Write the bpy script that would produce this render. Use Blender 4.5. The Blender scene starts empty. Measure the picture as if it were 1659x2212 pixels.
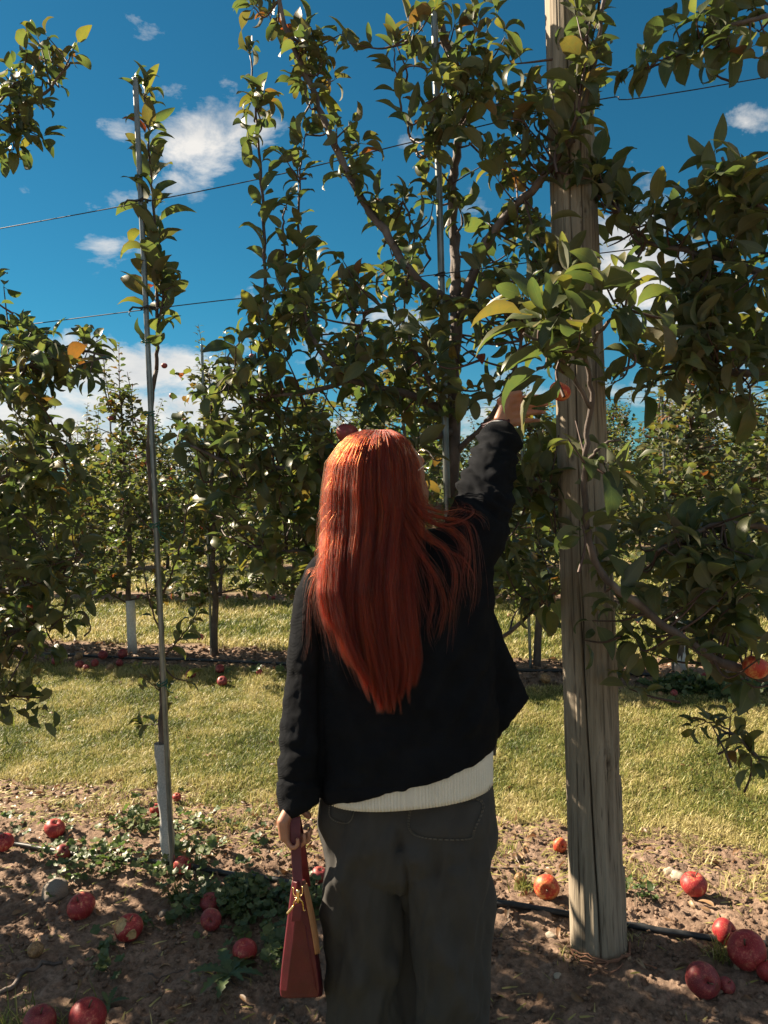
import bpy, math, random
import numpy as np
from mathutils import Vector, Matrix, noise as mnoise

S = bpy.context.scene
COL = S.collection
RNG = random.Random(7)
NR = np.random.default_rng(11)

# ------------------------------------------------------------------ camera
CAMZ, FPX = 1.5, 1661.0                      # eye height, focal length for a 1659 px wide frame
PITCH, ROLL = math.radians(-2.3), math.radians(2.2)
_F = Vector((0, math.cos(PITCH), math.sin(PITCH)))
_U0 = Vector((0, -math.sin(PITCH), math.cos(PITCH)))
_X = Vector((1, 0, 0))
CR = _X*math.cos(ROLL) - _U0*math.sin(ROLL)
CU = _U0*math.cos(ROLL) + _X*math.sin(ROLL)
cam = bpy.data.cameras.new('camera'); camo = bpy.data.objects.new('camera', cam); COL.objects.link(camo)
cam.sensor_fit = 'VERTICAL'; cam.sensor_height = 24; cam.lens = 24*FPX/2212
cam.clip_start = 0.05; cam.clip_end = 2000
M = Matrix.Identity(4)
for i, v in enumerate((CR, CU, -_F)):
    for j in range(3): M[j][i] = v[j]
M[2][3] = CAMZ
camo.matrix_world = M
S.camera = camo
O = Vector((0, 0, CAMZ))

def ray(px, py): return _F + CR*((px-829.5)/FPX) - CU*((py-1106)/FPX)
def W(px, py, Y): d = ray(px, py); return O + d*(Y/d.y)
def G(px, py, z=0.0): d = ray(px, py); return O + d*((z-CAMZ)/d.z)
RN = Vector((0.302, 0.953, 0)).normalized()          # across the rows
RD = Vector((-RN.y, RN.x, 0))                         # along the rows (to the left and away)
ROW0, RSP = 2.56, 3.35
def R(px, py, off=0.0, row=0): d = ray(px, py); return O + d*((ROW0+off+row*RSP-RN.dot(O))/RN.dot(d))
def proj(p):
    v = p-O; z = v.dot(_F)
    return (829.5+FPX*v.dot(CR)/z, 1106-FPX*v.dot(CU)/z, z)

# ------------------------------------------------------------------ light
SUN_EL = math.radians(37); sh = Vector((-0.885, 0.465, 0)).normalized()
SUNDIR = Vector((sh.x*math.cos(SUN_EL), sh.y*math.cos(SUN_EL), math.sin(SUN_EL)))
sl = bpy.data.lights.new('sun', 'SUN'); sl.energy = 5.0; sl.angle = math.radians(0.53); sl.color = (1.0, 0.84, 0.64)
so = bpy.data.objects.new('sun', sl); COL.objects.link(so)
so.rotation_euler = SUNDIR.to_track_quat('Z', 'Y').to_euler(); so.location = (-6, 4, 8)
S.view_settings.view_transform = 'Standard'; S.view_settings.look = 'None'
S.view_settings.gamma = 1; S.view_settings.exposure = 1.75; S.view_settings.use_curve_mapping = False
S.cycles.max_bounces = 7; S.cycles.transparent_max_bounces = 6; S.cycles.diffuse_bounces = 3; S.cycles.glossy_bounces = 2
S.cycles.transmission_bounces = 4; S.cycles.sample_clamp_indirect = 4; S.cycles.use_denoising = True

# ------------------------------------------------------------------ node helper
class NT:
    def __init__(s, tree): s.t = tree; s.n = tree.nodes; s.l = tree.links
    def add(s, kind, props=None, **ins):
        nd = s.n.new(kind)
        for k, v in (props or {}).items(): setattr(nd, k, v)
        for k, v in ins.items():
            key = k.replace('_', ' ')
            sock = nd.inputs[int(k[1:])] if k[0] == 'i' and k[1:].isdigit() else nd.inputs[key]
            if isinstance(v, bpy.types.NodeSocket): s.l.new(v, sock)
            elif isinstance(v, bpy.types.Node): s.l.new(v.outputs[0], sock)
            else: sock.default_value = v
        return nd
    def m(s, op, a, b=0.0, c=None, clamp=False):
        kw = dict(i0=a, i1=b)
        if c is not None: kw['i2'] = c
        return s.add('ShaderNodeMath', dict(operation=op, use_clamp=clamp), **kw).outputs[0]
    def mix(s, f, a, b, mode='MIX'):
        nd = s.n.new('ShaderNodeMix'); nd.data_type = 'RGBA'; nd.blend_type = mode
        for i, v in ((0, f), (6, a), (7, b)):
            if isinstance(v, bpy.types.NodeSocket): s.l.new(v, nd.inputs[i])
            elif isinstance(v, bpy.types.Node): s.l.new(v.outputs[0], nd.inputs[i])
            else: nd.inputs[i].default_value = (tuple(v)+(1,))[:4] if i else v
        return nd.outputs[2]
    def ramp(s, f, stops, interp='LINEAR'):
        nd = s.add('ShaderNodeValToRGB', None, i0=f); cr = nd.color_ramp; cr.interpolation = interp
        while len(cr.elements) < len(stops): cr.elements.new(0.5)
        for e, (p, c) in zip(cr.elements, stops):
            e.position = p; e.color = (tuple(c)+(1,))[:4] if isinstance(c, tuple) else (c, c, c, 1)
        return nd.outputs[0]
    def noise(s, vec, scale, detail=4, rough=.55, dist=0.0):
        nd = s.add('ShaderNodeTexNoise', None, Scale=scale, Detail=detail, Roughness=rough, Distortion=dist)
        if vec is not None: s.l.new(vec, nd.inputs['Vector'])
        return nd.outputs[0]
    def map(s, vec, sc=(1, 1, 1), rot=(0, 0, 0), loc=(0, 0, 0)):
        nd = s.add('ShaderNodeMapping', None, Vector=vec, Scale=sc, Rotation=rot, Location=loc); return nd.outputs[0]

def newmat(name):
    m = bpy.data.materials.new(name); m.use_nodes = True
    t = NT(m.node_tree); t.n.clear()
    out = t.n.new('ShaderNodeOutputMaterial')
    return m, t, out
def simple(name, col, rough=.6, metal=0.0, nscale=None, namp=.3, bump=0.0, bscale=80, coat=0.0, stretch=(1, 1, 1), spec=.5):
    m, t, out = newmat(name)
    tc = t.add('ShaderNodeTexCoord').outputs['Object']
    c = (tuple(col)+(1,))[:4]
    p = t.add('ShaderNodeBsdfPrincipled', None, Base_Color=c, Roughness=rough, Metallic=metal, Coat_Weight=coat, Specular_IOR_Level=spec)
    if nscale:
        nz = t.noise(t.map(tc, stretch), nscale, 5)
        lo = tuple(x*(1-namp) for x in col[:3]); hi = tuple(min(1, x*(1+namp)) for x in col[:3])
        t.l.new(t.ramp(nz, [(.3, lo), (.7, hi)]), p.inputs['Base Color'])
    if bump:
        b = t.add('ShaderNodeBump', None, Strength=bump, Distance=.003, Height=t.noise(t.map(tc, stretch), bscale, 4))
        t.l.new(b.outputs[0], p.inputs['Normal'])
    t.l.new(p.outputs[0], out.inputs[0])
    return m

# ------------------------------------------------------------------ world: Nishita sky with clouds
wd = bpy.data.worlds.new('World'); S.world = wd; wd.use_nodes = True
t = NT(wd.node_tree); t.n.clear()
sky = t.n.new('ShaderNodeTexSky'); sky.sky_type = 'NISHITA'; sky.sun_disc = False
sky.sun_elevation = SUN_EL; sky.sun_rotation = math.atan2(SUNDIR.x, SUNDIR.y)
sky.air_density = 1.0; sky.dust_density = 0.15; sky.ozone_density = 2.0; sky.altitude = 500
gen = t.add('ShaderNodeTexCoord').outputs['Generated']
sx = t.add('ShaderNodeSeparateXYZ', None, i0=gen)
az = t.m('ARCTAN2', sx.outputs[0], sx.outputs[1]); el = t.m('ARCSINE', sx.outputs[2])
def azel(px, py):
    d = ray(px, py).normalized(); return math.atan2(d.x, d.y), math.asin(d.z)
CL = [(455,300,120,62,1.0), (235,282,105,42,.8), (410,395,90,40,.5), (265,428,70,24,.62), (270,525,70,26,.5), (500,185,60,30,.3),
      (1640,258,100,26,.46), (1380,560,125,110,1.15), (1010,420,60,60,.5), (300,800,240,70,1.15), (330,890,330,80,1.1), (100,930,220,95,1.15), (300,990,400,60,1.0),
      (540,860,90,60,.8), (1480,690,150,60,.9), (1540,890,100,70,1.0), (800,700,160,50,.5), (50,410,25,12,.4), (880,310,60,22,.4), (1080,880,150,80,.7), (60,120,500,20,.05)]
tot = None
wv = t.noise(gen, 9, 5, .6)
for px, py, rx, ry, a in CL:
    A, E = azel(px, py); rx /= FPX; ry /= FPX
    u = t.m('MULTIPLY', t.m('SUBTRACT', az, A), 1/rx); v = t.m('MULTIPLY', t.m('SUBTRACT', el, E), 1/ry)
    g = t.m('MULTIPLY', t.m('POWER', 2.718, t.m('MULTIPLY', t.m('ADD', t.m('MULTIPLY', u, u), t.m('MULTIPLY', v, v)), -0.8)), a)
    tot = g if tot is None else t.m('MAXIMUM', tot, g)
out_ = t.ramp(t.m('MULTIPLY', t.m('ABSOLUTE', az), 1/math.pi), [(.17, 0.0), (.26, 1.0)])     # unseen clouds added outside the view to whiten the blue sky light
tot = t.m('MAXIMUM', tot, t.m('MULTIPLY', t.m('MAXIMUM', out_, t.ramp(el, [(.0, 0.0), (.80, 0.0), (1.0, 1.0)])), t.ramp(t.noise(t.map(gen, loc=(5, 2, 1)), 2.6, 2, .5), [(.40, 0.0), (.58, 1.0)])))
band = t.ramp(el, [(0.0, .9), (.06, .75), (.17, .30), (.26, 0.0)])     # cloud bank low all round the horizon
tot = t.m('MAXIMUM', tot, t.m('MULTIPLY', band, .62))
n1 = t.noise(t.map(gen, (1, 1, 1.9)), 11, 9, .62, .25)
n2 = t.noise(t.map(gen, (1, 1, 1.5), loc=(3, 1, 0)), 2.2, 3, .5)
dens = t.m('ADD', t.m('MULTIPLY', tot, 0.62), t.m('MULTIPLY', t.m('SUBTRACT', n1, .5), 1.55))
cov = t.ramp(dens, [(.27, 0.0), (.46, .55), (.62, .95), (.9, 1.0)])
nsh = t.noise(t.map(gen, (1, 1, 2.4), loc=(0, 0, .05)), 8, 6, .55)
ccol = t.ramp(nsh, [(.32, (3.6, 3.7, 3.8)), (.62, (6.0, 5.7, 5.3))])
skyc = t.mix(t.ramp(el, [(0.02, 1.0), (.22, 0.0)]), t.mix(1.0, sky.outputs[0], (0.105, 0.42, 0.47), 'MULTIPLY'), t.mix(1.0, sky.outputs[0], (0.15, 0.385, 0.50), 'MULTIPLY'))
fin = t.mix(t.m('MULTIPLY', cov, .93), skyc, ccol)
bg = t.add('ShaderNodeBackground', None, Color=fin, Strength=0.05)
wo = t.n.new('ShaderNodeOutputWorld'); t.l.new(bg.outputs[0], wo.inputs[0])

# ------------------------------------------------------------------ object helpers
def tag(o, label=None, cat=None, group=None, kind=None):
    if label: o['label'] = label
    if cat: o['category'] = cat
    if group: o['group'] = group
    if kind: o['kind'] = kind
    return o
def empty(name, loc, label, cat, group=None):
    o = bpy.data.objects.new(name, None); COL.objects.link(o); o.location = loc; o.empty_display_size = .1
    return tag(o, label, cat, group)
def mesh(name, V, F, mats, smooth=True, mi=None, attr=None, uv=None):
    """V (n,3), F list of faces or (m,k) array"""
    me = bpy.data.meshes.new(name)
    V = np.asarray(V, dtype=np.float32).reshape(-1, 3)
    if isinstance(F, np.ndarray):
        k = F.shape[1]; me.vertices.add(len(V)); me.vertices.foreach_set('co', V.ravel())
        me.loops.add(F.size); me.loops.foreach_set('vertex_index', F.ravel().astype(np.int32))
        me.polygons.add(len(F)); me.polygons.foreach_set('loop_start', np.arange(0, F.size, k, dtype=np.int32))
        me.polygons.foreach_set('loop_total', np.full(len(F), k, dtype=np.int32))
        me.update(calc_edges=True)
    else:
        me.from_pydata([tuple(v) for v in V], [], F); me.update()
    for m in (mats if isinstance(mats, (list, tuple)) else [mats]): me.materials.append(m)
    if mi is not None: me.polygons.foreach_set('material_index', np.asarray(mi, dtype=np.int32))
    if smooth: me.polygons.foreach_set('use_smooth', np.ones(len(me.polygons), dtype=bool))
    if attr is not None:
        for k, a in attr.items():
            at = me.attributes.new(k, 'FLOAT', 'POINT'); at.data.foreach_set('value', np.asarray(a, dtype=np.float32))
    if uv is not None:
        ul = me.uv_layers.new(name='UVMap'); li = np.empty(len(me.loops), dtype=np.int32); me.loops.foreach_get('vertex_index', li)
        ul.data.foreach_set('uv', np.asarray(uv, dtype=np.float32)[li].ravel())
    return me
def obj(name, me, parent=None, loc=None):
    o = bpy.data.objects.new(name, me); COL.objects.link(o)
    if parent is not None:
        q, w_ = parent, Vector((0, 0, 0))
        while q is not None: w_ += q.location; q = q.parent
        o.parent = parent; o.location = -w_ if loc is None else loc
    elif loc is not None: o.location = loc
    return o

def catmull(pts, per=4):
    """pts: list of tuples (any dimension) -> smoothed np array"""
    P = np.array(pts, dtype=float)
    if len(P) < 3: 
        tt = np.linspace(0, 1, per*(len(P)-1)+1)[:, None]; return P[0]*(1-tt)+P[-1]*tt
    P = np.vstack([2*P[0]-P[1], P, 2*P[-1]-P[-2]]); out = []
    for i in range(1, len(P)-2):
        p0, p1, p2, p3 = P[i-1:i+3]
        for k in range(per):
            s = k/per
            out.append(.5*((2*p1)+(-p0+p2)*s+(2*p0-5*p1+4*p2-p3)*s*s+(-p0+3*p1-3*p2+p3)*s**3))
    out.append(P[-2]); return np.array(out)
def tube(path, rad, sides=8, cap=True):
    """returns V, F(list of quads) along a path (n,3) with radii (n)"""
    path = np.asarray(path, float); n = len(path); rad = np.broadcast_to(np.asarray(rad, float), (n,))
    tang = np.gradient(path, axis=0); tang /= np.linalg.norm(tang, axis=1)[:, None]+1e-12
    ref = np.array([0, 0, 1.]) if abs(tang[0][2]) < .8 else np.array([0, 1., 0])
    u = np.cross(tang[0], ref); u /= np.linalg.norm(u); U = []
    for i in range(n):
        u = u - tang[i]*np.dot(u, tang[i]); u /= np.linalg.norm(u)+1e-12; U.append(u)
    U = np.array(U); Vv = np.cross(tang, U)
    a = np.linspace(0, 2*math.pi, sides, endpoint=False)
    V = path[:, None, :]+rad[:, None, None]*(U[:, None, :]*np.cos(a)[None, :, None]+Vv[:, None, :]*np.sin(a)[None, :, None])
    V = V.reshape(-1, 3); i = np.arange(n-1)[:, None]*sides; j = np.arange(sides)[None, :]; jn = (j+1) % sides
    F = np.stack([i+j, i+jn, i+sides+jn, i+sides+j], -1).reshape(-1, 4)
    if cap:
        V = np.vstack([V, path[0], path[-1]]); c0, c1 = n*sides, n*sides+1; b = (n-1)*sides
        jj = np.arange(0, sides, 1)
        T0 = np.stack([np.full(sides, c0), (jj+1) % sides, jj, jj], -1); T1 = np.stack([np.full(sides, c1), b+jj, b+(jj+1) % sides, b+(jj+1) % sides], -1)
        return V, [tuple(f) for f in F.tolist()]+[tuple(f[:3]) for f in T0.tolist()]+[tuple(f[:3]) for f in T1.tolist()]
    return V, [tuple(f) for f in F.tolist()]
class Acc:
    def __init__(s): s.V = []; s.F = []; s.n = 0; s.mi = []
    def add(s, V, F, mi=0):
        V = np.asarray(V, float); s.V.append(V); s.F += [tuple(int(x)+s.n for x in f) for f in F]; s.mi += [mi]*len(F); s.n += len(V); return s
    def tube(s, path, rad, sides=8, mi=0, cap=True): return s.add(*tube(path, rad, sides, cap), mi)
    def box(s, c, sz, mi=0, rot=None):
        c = np.array(c); h = np.array(sz)/2
        V = np.array([[x, y, z] for x in (-1, 1) for y in (-1, 1) for z in (-1, 1)])*h
        if rot is not None: V = V@np.array(rot.to_3x3()).T
        return s.add(V+c, [(0, 1, 3, 2), (4, 6, 7, 5), (0, 4, 5, 1), (2, 3, 7, 6), (0, 2, 6, 4), (1, 5, 7, 3)], mi)
    def mesh(s, name, mats, smooth=True): return mesh(name, np.vstack(s.V), s.F, mats, smooth, s.mi)

def _perm(seed): r = np.random.default_rng(seed); return r.random((256, 256))
_PT = [_perm(i) for i in range(6)]
def vnoise(x, y, k=0):
    T = _PT[k % 6]; xi = np.floor(x).astype(int); yi = np.floor(y).astype(int); fx = x-xi; fy = y-yi
    fx = fx*fx*(3-2*fx); fy = fy*fy*(3-2*fy); g = lambda a, b: T[a % 256, b % 256]
    return (g(xi, yi)*(1-fx)+g(xi+1, yi)*fx)*(1-fy)+(g(xi, yi+1)*(1-fx)+g(xi+1, yi+1)*fx)*fy
def fbm(x, y, f, o=4, r=.5, k=0):
    s = 0; a = 1; tt = 0
    for i in range(o):
        s = s+a*vnoise(x*f+i*17.3, y*f+i*9.1, k+i); tt += a; a *= r; f *= 2.07
    return s/tt
SPOTS = ((40, 'at the left edge behind dark leaves'), (150, 'behind the left white guard'), (245, 'between the two guarded trunks'), (330, 'behind the tall guarded trunk'), (440, 'between metal pole and brown trunk'), (540, 'just right of the brown trunk'),
         (630, 'left of the hanging sleeve'), (760, 'behind the red hair, left side'), (860, 'straight behind the head'), (960, 'behind the right shoulder'), (1080, 'behind the raised arm'), (1140, 'between person and leaning trunk'), (1210, 'beside the leaning trunk'),
         (1330, 'behind the wooden post'), (1440, 'just right of the wooden post'), (1530, 'left of the distant timber post'), (1620, 'right of the distant timber post'), (9999, 'at the right edge of the view'))
def spot(px): return next(t_ for x_, t_ in SPOTS if px < x_)
def rowdist(x, y):
    u = x*RN.x+y*RN.y-ROW0; return np.abs((u+RSP/2) % RSP-RSP/2)
def soilmask(x, y):
    """1 on bare soil under the rows, 0 on grass"""
    x = np.asarray(x, float); y = np.asarray(y, float)
    u = x*RN.x+y*RN.y-ROW0
    far = u > RSP*0.5
    hw = np.where(far, .42, np.where(u < 0, .80, .66))
    e = rowdist(x, y)+(fbm(x, y, 1.6, 3, .6, 2)-.5)*.55+(fbm(x, y, 9, 2, .6, 3)-.5)*.25
    return np.clip((hw-e)/.12+.5, 0, 1)*np.clip((26-u)/4, 0, 1)
def gz(x, y):
    x = np.asarray(x, float); y = np.asarray(y, float); m = soilmask(x, y)
    c = fbm(x, y, 7, 4, .62, 0)-.5; rid = 1-np.abs(2*fbm(x, y, 24, 4, .68, 1)-1)
    lump = np.maximum(0, vnoise(x*38, y*38, 4)-.62)*.045+np.maximum(0, vnoise(x*75+3, y*75, 5)-.6)*.02
    return (m*(c*.032+(rid-.6)*.022+lump*.7)+(1-m)*((fbm(x, y, 2.5, 3, .6, 2)-.5)*.05)+.02*np.exp(-(rowdist(x, y)/.4)**2))
# ------------------------------------------------------------------ ground
def ground_material():
    m, t, out = newmat('soil')
    tc = t.add('ShaderNodeTexCoord').outputs['Object']
    at = t.add('ShaderNodeAttribute', dict(attribute_name='soil')).outputs['Fac']
    n1 = t.noise(tc, 5, 6, .65); n2 = t.noise(tc, 45, 6, .7); n3 = t.noise(tc, 1.3, 3)
    soil = t.ramp(n1, [(.28, (.14, .088, .060)), (.5, (.28, .19, .135)), (.72, (.42, .30, .225))])
    soil = t.mix(t.ramp(n2, [(.35, .75), (.6, 0.0)]), soil, (.075, .05, .036))
    soil = t.mix(t.ramp(t.noise(tc, 160, 3, .6), [(.55, 0.0), (.7, .5)]), soil, (.34, .25, .18))
    turf = t.mix(n2, (.055, .06, .018), (.13, .10, .04))
    turf = t.mix(t.ramp(n3, [(.45, 0.0), (.7, .6)]), turf, (.16, .12, .055))
    c = t.mix(at, turf, soil)
    bh = t.m('ADD', t.noise(tc, 60, 8, .75), t.m('MULTIPLY', t.noise(tc, 230, 4, .7), .45))
    b = t.add('ShaderNodeBump', None, Strength=.75, Distance=.012, Height=bh)
    p = t.add('ShaderNodeBsdfPrincipled', None, Base_Color=c, Roughness=.95, Normal=b.outputs[0], Specular_IOR_Level=.2)
    t.l.new(p.outputs[0], out.inputs[0]); return m
def axis(lo, hi, step, far_lo, far_hi):
    a = list(np.arange(lo, hi, step)); s = step; v = a[-1]
    while v < far_hi: s *= 1.09; v += s; a.append(v)
    s = step; v = a[0]; b = []
    while v > far_lo: s *= 1.12; v -= s; b.append(v)
    return np.array(b[::-1]+a)
gx = axis(-1.75, 1.95, .0085, -150, 150); gy = axis(1.75, 4.1, .0085, -60, 260)
XX, YY = np.meshgrid(gx, gy, indexing='ij'); nx, ny = XX.shape
ZZ = gz(XX.ravel(), YY.ravel()); SM = soilmask(XX.ravel(), YY.ravel())
I = (np.arange(nx-1)[:, None]*ny+np.arange(ny-1)[None, :]); GF = np.stack([I, I+ny, I+ny+1, I+1], -1).reshape(-1, 4)
ground = obj('ground', mesh('ground', np.stack([XX.ravel(), YY.ravel(), ZZ], -1), GF, ground_material(), True, attr={'soil': SM}))
tag(ground, 'bare brown soil strips under the tree rows with mown grass alleys between', kind='structure')
ground['category'] = 'ground'

# ------------------------------------------------------------------ grass
def grass_material():
    m, t, out = newmat('grass')
    at = t.add('ShaderNodeAttribute', dict(attribute_name='tone')).outputs['Fac']
    c = t.ramp(at, [(0.0, (.035, .06, .012)), (.3, (.095, .135, .026)), (.55, (.20, .225, .05)), (.78, (.36, .335, .10)), (1.0, (.50, .43, .20))])
    p = t.add('ShaderNodeBsdfPrincipled', None, Base_Color=c, Roughness=.5, Specular_IOR_Level=.35)
    tr = t.add('ShaderNodeBsdfTranslucent', None, Color=c)
    mx = t.add('ShaderNodeMixShader', None, i0=.35, i1=p, i2=tr); t.l.new(mx.outputs[0], out.inputs[0]); return m
GRASS = grass_material()
def blades(xs, ys, L, Wd, tone, seed):
    r = np.random.default_rng(seed); n = len(xs); z = gz(xs, ys)
    az_ = r.uniform(0, 6.28, n); lean = np.clip(r.normal(.95, .38, n), .05, 1.45)
    d = np.stack([np.cos(az_), np.sin(az_), np.zeros(n)], -1); s = np.stack([-np.sin(az_+r.normal(0, .6, n)), np.cos(az_), np.zeros(n)], -1)
    up = np.array([0, 0, 1.]); base = np.stack([xs, ys, z-.004], -1)
    l1 = lean*.55; mid = base+(d*np.sin(l1)[:, None]+up*np.cos(l1)[:, None])*(L*.55)[:, None]
    l2 = lean*1.25; tip = mid+(d*np.sin(l2)[:, None]+up*np.cos(l2)[:, None])*(L*.5)[:, None]
    tip[:, 2] = np.maximum(tip[:, 2], z+.002)
    w = (s*Wd[:, None])
    V = np.stack([base-w*.5, base+w*.5, mid-w*.45, mid+w*.45, tip], 1).reshape(-1, 3)
    k = np.arange(n)[:, None]*5
    F = np.concatenate([k+np.array([[0, 1, 3]]), k+np.array([[0, 3, 2]]), k+np.array([[2, 3, 4]])], 0)
    return V, F, np.repeat(tone, 5)
def lawn(name, pts, L0, W0, label, seed):
    xs, ys = pts; r = np.random.default_rng(seed); n = len(xs)
    patch = fbm(xs, ys, 1.1, 3, .6, 0); fine = fbm(xs, ys, 6, 2, .6, 4)
    edge = np.clip(1-(rowdist(xs, ys)-.5)/.45, 0, 1)
    tone = np.clip(.62+(patch-.5)*.9+(fine-.5)*.8+r.normal(0, .20, n)+edge*.22, 0, 1)
    L = L0*r.uniform(.55, 1.35, n)*(.75+fine*.6); V, F, T = blades(xs, ys, L, W0*r.uniform(.6, 1.3, n), tone, seed+1)
    o = obj(name, mesh(name, V, F, GRASS, False, attr={'tone': T})); return tag(o, label, 'grass', kind='stuff')
def scatter(n, u0, u1, seed, zone='grass', edge=.5, hf=None):
    """random points between two distances across the rows, inside the view cone, on grass (or soil)"""
    r = np.random.default_rng(seed); u = r.uniform(u0, u1, n*3)+ROW0; v = r.uniform(-1, 1, n*3)
    half = (u+1.5)*.75; v = v*half+u*.33
    x = u*RN.x+v*RD.x; y = u*RN.y+v*RD.y
    sm = soilmask(x, y); k = (sm < r.uniform(.05, .95, n*3)) if zone == 'grass' else (sm > r.uniform(.3, 1, n*3))
    k &= (y > 1.0) & (np.abs(x) < (y*.58+.35)); x, y = x[k][:n], y[k][:n]
    return x, y
lawn('grass', scatter(300000, .42, RSP-.35, 1), .033, .0036, 'sunlit mown grass alley between first and second tree rows', 3)
lawn('grass', scatter(9000, -1.6, -.5, 2), .05, .004, 'grass fringe at the near edge of the soil', 5)
lawn('grass', scatter(90000, RSP+.3, 2*RSP-.3, 6), .06, .0085, 'grass alley between the second and third tree rows', 7)
lawn('grass', scatter(60000, 2*RSP+.3, 4*RSP, 8), .07, .016, 'grass beyond the third tree row', 9)
# sparse tufts on the sunlit soil edge
x, y = scatter(9000, .3, .95, 12, 'soil'); k = fbm(x, y, 4, 2, .6, 1) > .56
lawn('grass', (x[k], y[k]), .05, .0035, 'thin dry grass straggling over the soil beyond the hose', 13)
# dry straw lying flat
def straw(name, n, seed, u0, u1, label):
    x, y = scatter(n, u0, u1, seed, 'soil'); n = len(x); r = np.random.default_rng(seed)
    z = gz(x, y)+.004; a = r.uniform(0, math.pi, n); L = r.uniform(.015, .06, n); w = r.uniform(.0012, .003, n)
    d = np.stack([np.cos(a), np.sin(a), r.normal(0, .12, n)], -1)*L[:, None]; s = np.stack([-np.sin(a), np.cos(a), np.full(n, .5)], -1)*w[:, None]
    p = np.stack([x, y, z], -1); V = np.stack([p-d/2-s, p-d/2+s, p+d/2+s*.4, p+d/2-s*.4, p+np.array([0, 0, .004])], 1).reshape(-1, 3)
    k = np.arange(n)[:, None]*5
    F = np.concatenate([k+np.array([[0, 1, 4]]), k+np.array([[1, 2, 4]]), k+np.array([[2, 3, 4]]), k+np.array([[3, 0, 4]])], 0)
    o = obj(name, mesh(name, V, F, GRASS, False, attr={'tone': np.repeat(r.uniform(.7, 1.0, n), 5)})); return tag(o, label, 'straw', kind='stuff')
straw('straw', 2600, 21, .2, .95, 'pale dry straw strewn over the sunlit soil')
straw('straw', 500, 22, -.8, .2, 'few dry straws lying on the shaded soil')

# ------------------------------------------------------------------ leaves (apple leaves, dead leaves, mallow leaves)
def leaf_shape(seed, nseg=7, curl=.5, fold=.35, wid=.5, wave=.06):
    """leaf of length 1 along +x with a short stalk, upper side +z; returns V, F, uv"""
    r = random.Random(seed); V = []; uv = []; F = []
    st = .16; ang = .25; x = z = 0.0
    w0 = .012; V += [(0, -w0, 0), (0, w0, 0)]; uv += [(0, .45), (0, .55)]
    x, z = st*math.cos(ang), st*math.sin(ang); V += [(x, -w0, z), (x, w0, z)]; uv += [(0, .45), (0, .55)]; F.append((0, 2, 3, 1))
    base = 4; L = 1-st; k = -curl*1.9/nseg; ph = r.uniform(0, 6)
    for i in range(nseg+1):
        s = i/nseg
        if i: x += L/nseg*math.cos(ang); z += L/nseg*math.sin(ang); ang += k*(1.0 if s < .6 else 1.5)
        w = wid*.5*(math.sin(math.pi*min(1, s**.78))**.8)*(1-.12*s) if 0 < s < 1 else .008
        nxv, nzv = -math.sin(ang), math.cos(ang); fl = fold*(1-.35*s)
        for sd in (-1, 1):
            ww = w*(1+r.uniform(-.05, .05)); h = ww*fl+wave*math.sin(ph+s*9+sd*1.3)*w*2
            V.append((x+nxv*h, sd*ww*math.cos(fl*.8), z+nzv*h)); uv.append((s, .5+sd*.5))
        V.append((x, 0, z)); uv.append((s, .5))
    for i in range(nseg):
        a = base+i*3; b = a+3
        F += [(a, b, b+2, a+2), (a+2, b+2, b+1, a+1)]
    return np.array(V), np.array(F), np.array(uv)
def leaf_material(name, stops, under, trc, trans=.38, spots=0.0):
    m, t, out = newmat(name)
    at = t.add('ShaderNodeAttribute', dict(attribute_name='tone')).outputs['Fac']
    oi = t.add('ShaderNodeObjectInfo').outputs['Random']
    rnd = t.m('FRACT', t.m('ADD', at, oi))
    tc = t.add('ShaderNodeTexCoord'); geo = t.add('ShaderNodeNewGeometry')
    wn = t.noise(geo.outputs['Position'], 55, 4, .6); c = t.ramp(rnd, stops)
    uvx = t.add('ShaderNodeSeparateXYZ', None, i0=tc.outputs['UV'])
    v = t.m('ABSOLUTE', t.m('SUBTRACT', uvx.outputs[1], .5))
    rib = t.ramp(v, [(.0, 1.0), (.05, 0.0)])
    vein = t.m('SINE', t.m('MULTIPLY', t.m('SUBTRACT', uvx.outputs[0], t.m('MULTIPLY', v, .5)), 62))
    vm = t.ramp(vein, [(.82, 0.0), (.97, .35)])
    c = t.mix(t.ramp(wn, [(.35, 0.0), (.7, .5)]), c, t.mix(1.0, c, (1.7, 1.25, .8), 'MULTIPLY'))
    edge = t.ramp(t.m('ADD', v, t.m('MULTIPLY', wn, .25)), [(.5, 0.0), (.66, 1.0)])
    c = t.mix(t.m('MULTIPLY', edge, t.ramp(rnd, [(.45, 0.0), (.8, .75)])), c, (.11, .062, .022))
    if spots: c = t.mix(t.ramp(t.noise(geo.outputs['Position'], 260, 2), [(.62, 0.0), (.68, spots)]), c, (.09, .035, .012))
    top = t.mix(t.m('MAXIMUM', t.m('MULTIPLY', rib, .5), vm), c, (.13, .17, .06))
    un = t.mix(.6, c, under); un = t.mix(t.m('MULTIPLY', rib, .6), un, (.22, .22, .12))
    col = t.mix(geo.outputs['Backfacing'], top, un)
    bmp = t.add('ShaderNodeBump', None, Strength=.2, Distance=.0015, Height=t.m('ADD', vm, t.m('MULTIPLY', wn, .6)))
    rg = t.m('ADD', .43, t.m('MULTIPLY', geo.outputs['Backfacing'], .35))
    p = t.add('ShaderNodeBsdfPrincipled', None, Base_Color=col, Roughness=rg, Specular_IOR_Level=.42, Normal=bmp.outputs[0])
    tr = t.add('ShaderNodeBsdfTranslucent', None, Color=t.mix(1.0, c, trc, 'MULTIPLY'))
    mx = t.add('ShaderNodeMixShader', None, i0=trans, i1=p, i2=tr); t.l.new(mx.outputs[0], out.inputs[0]); return m
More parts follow.
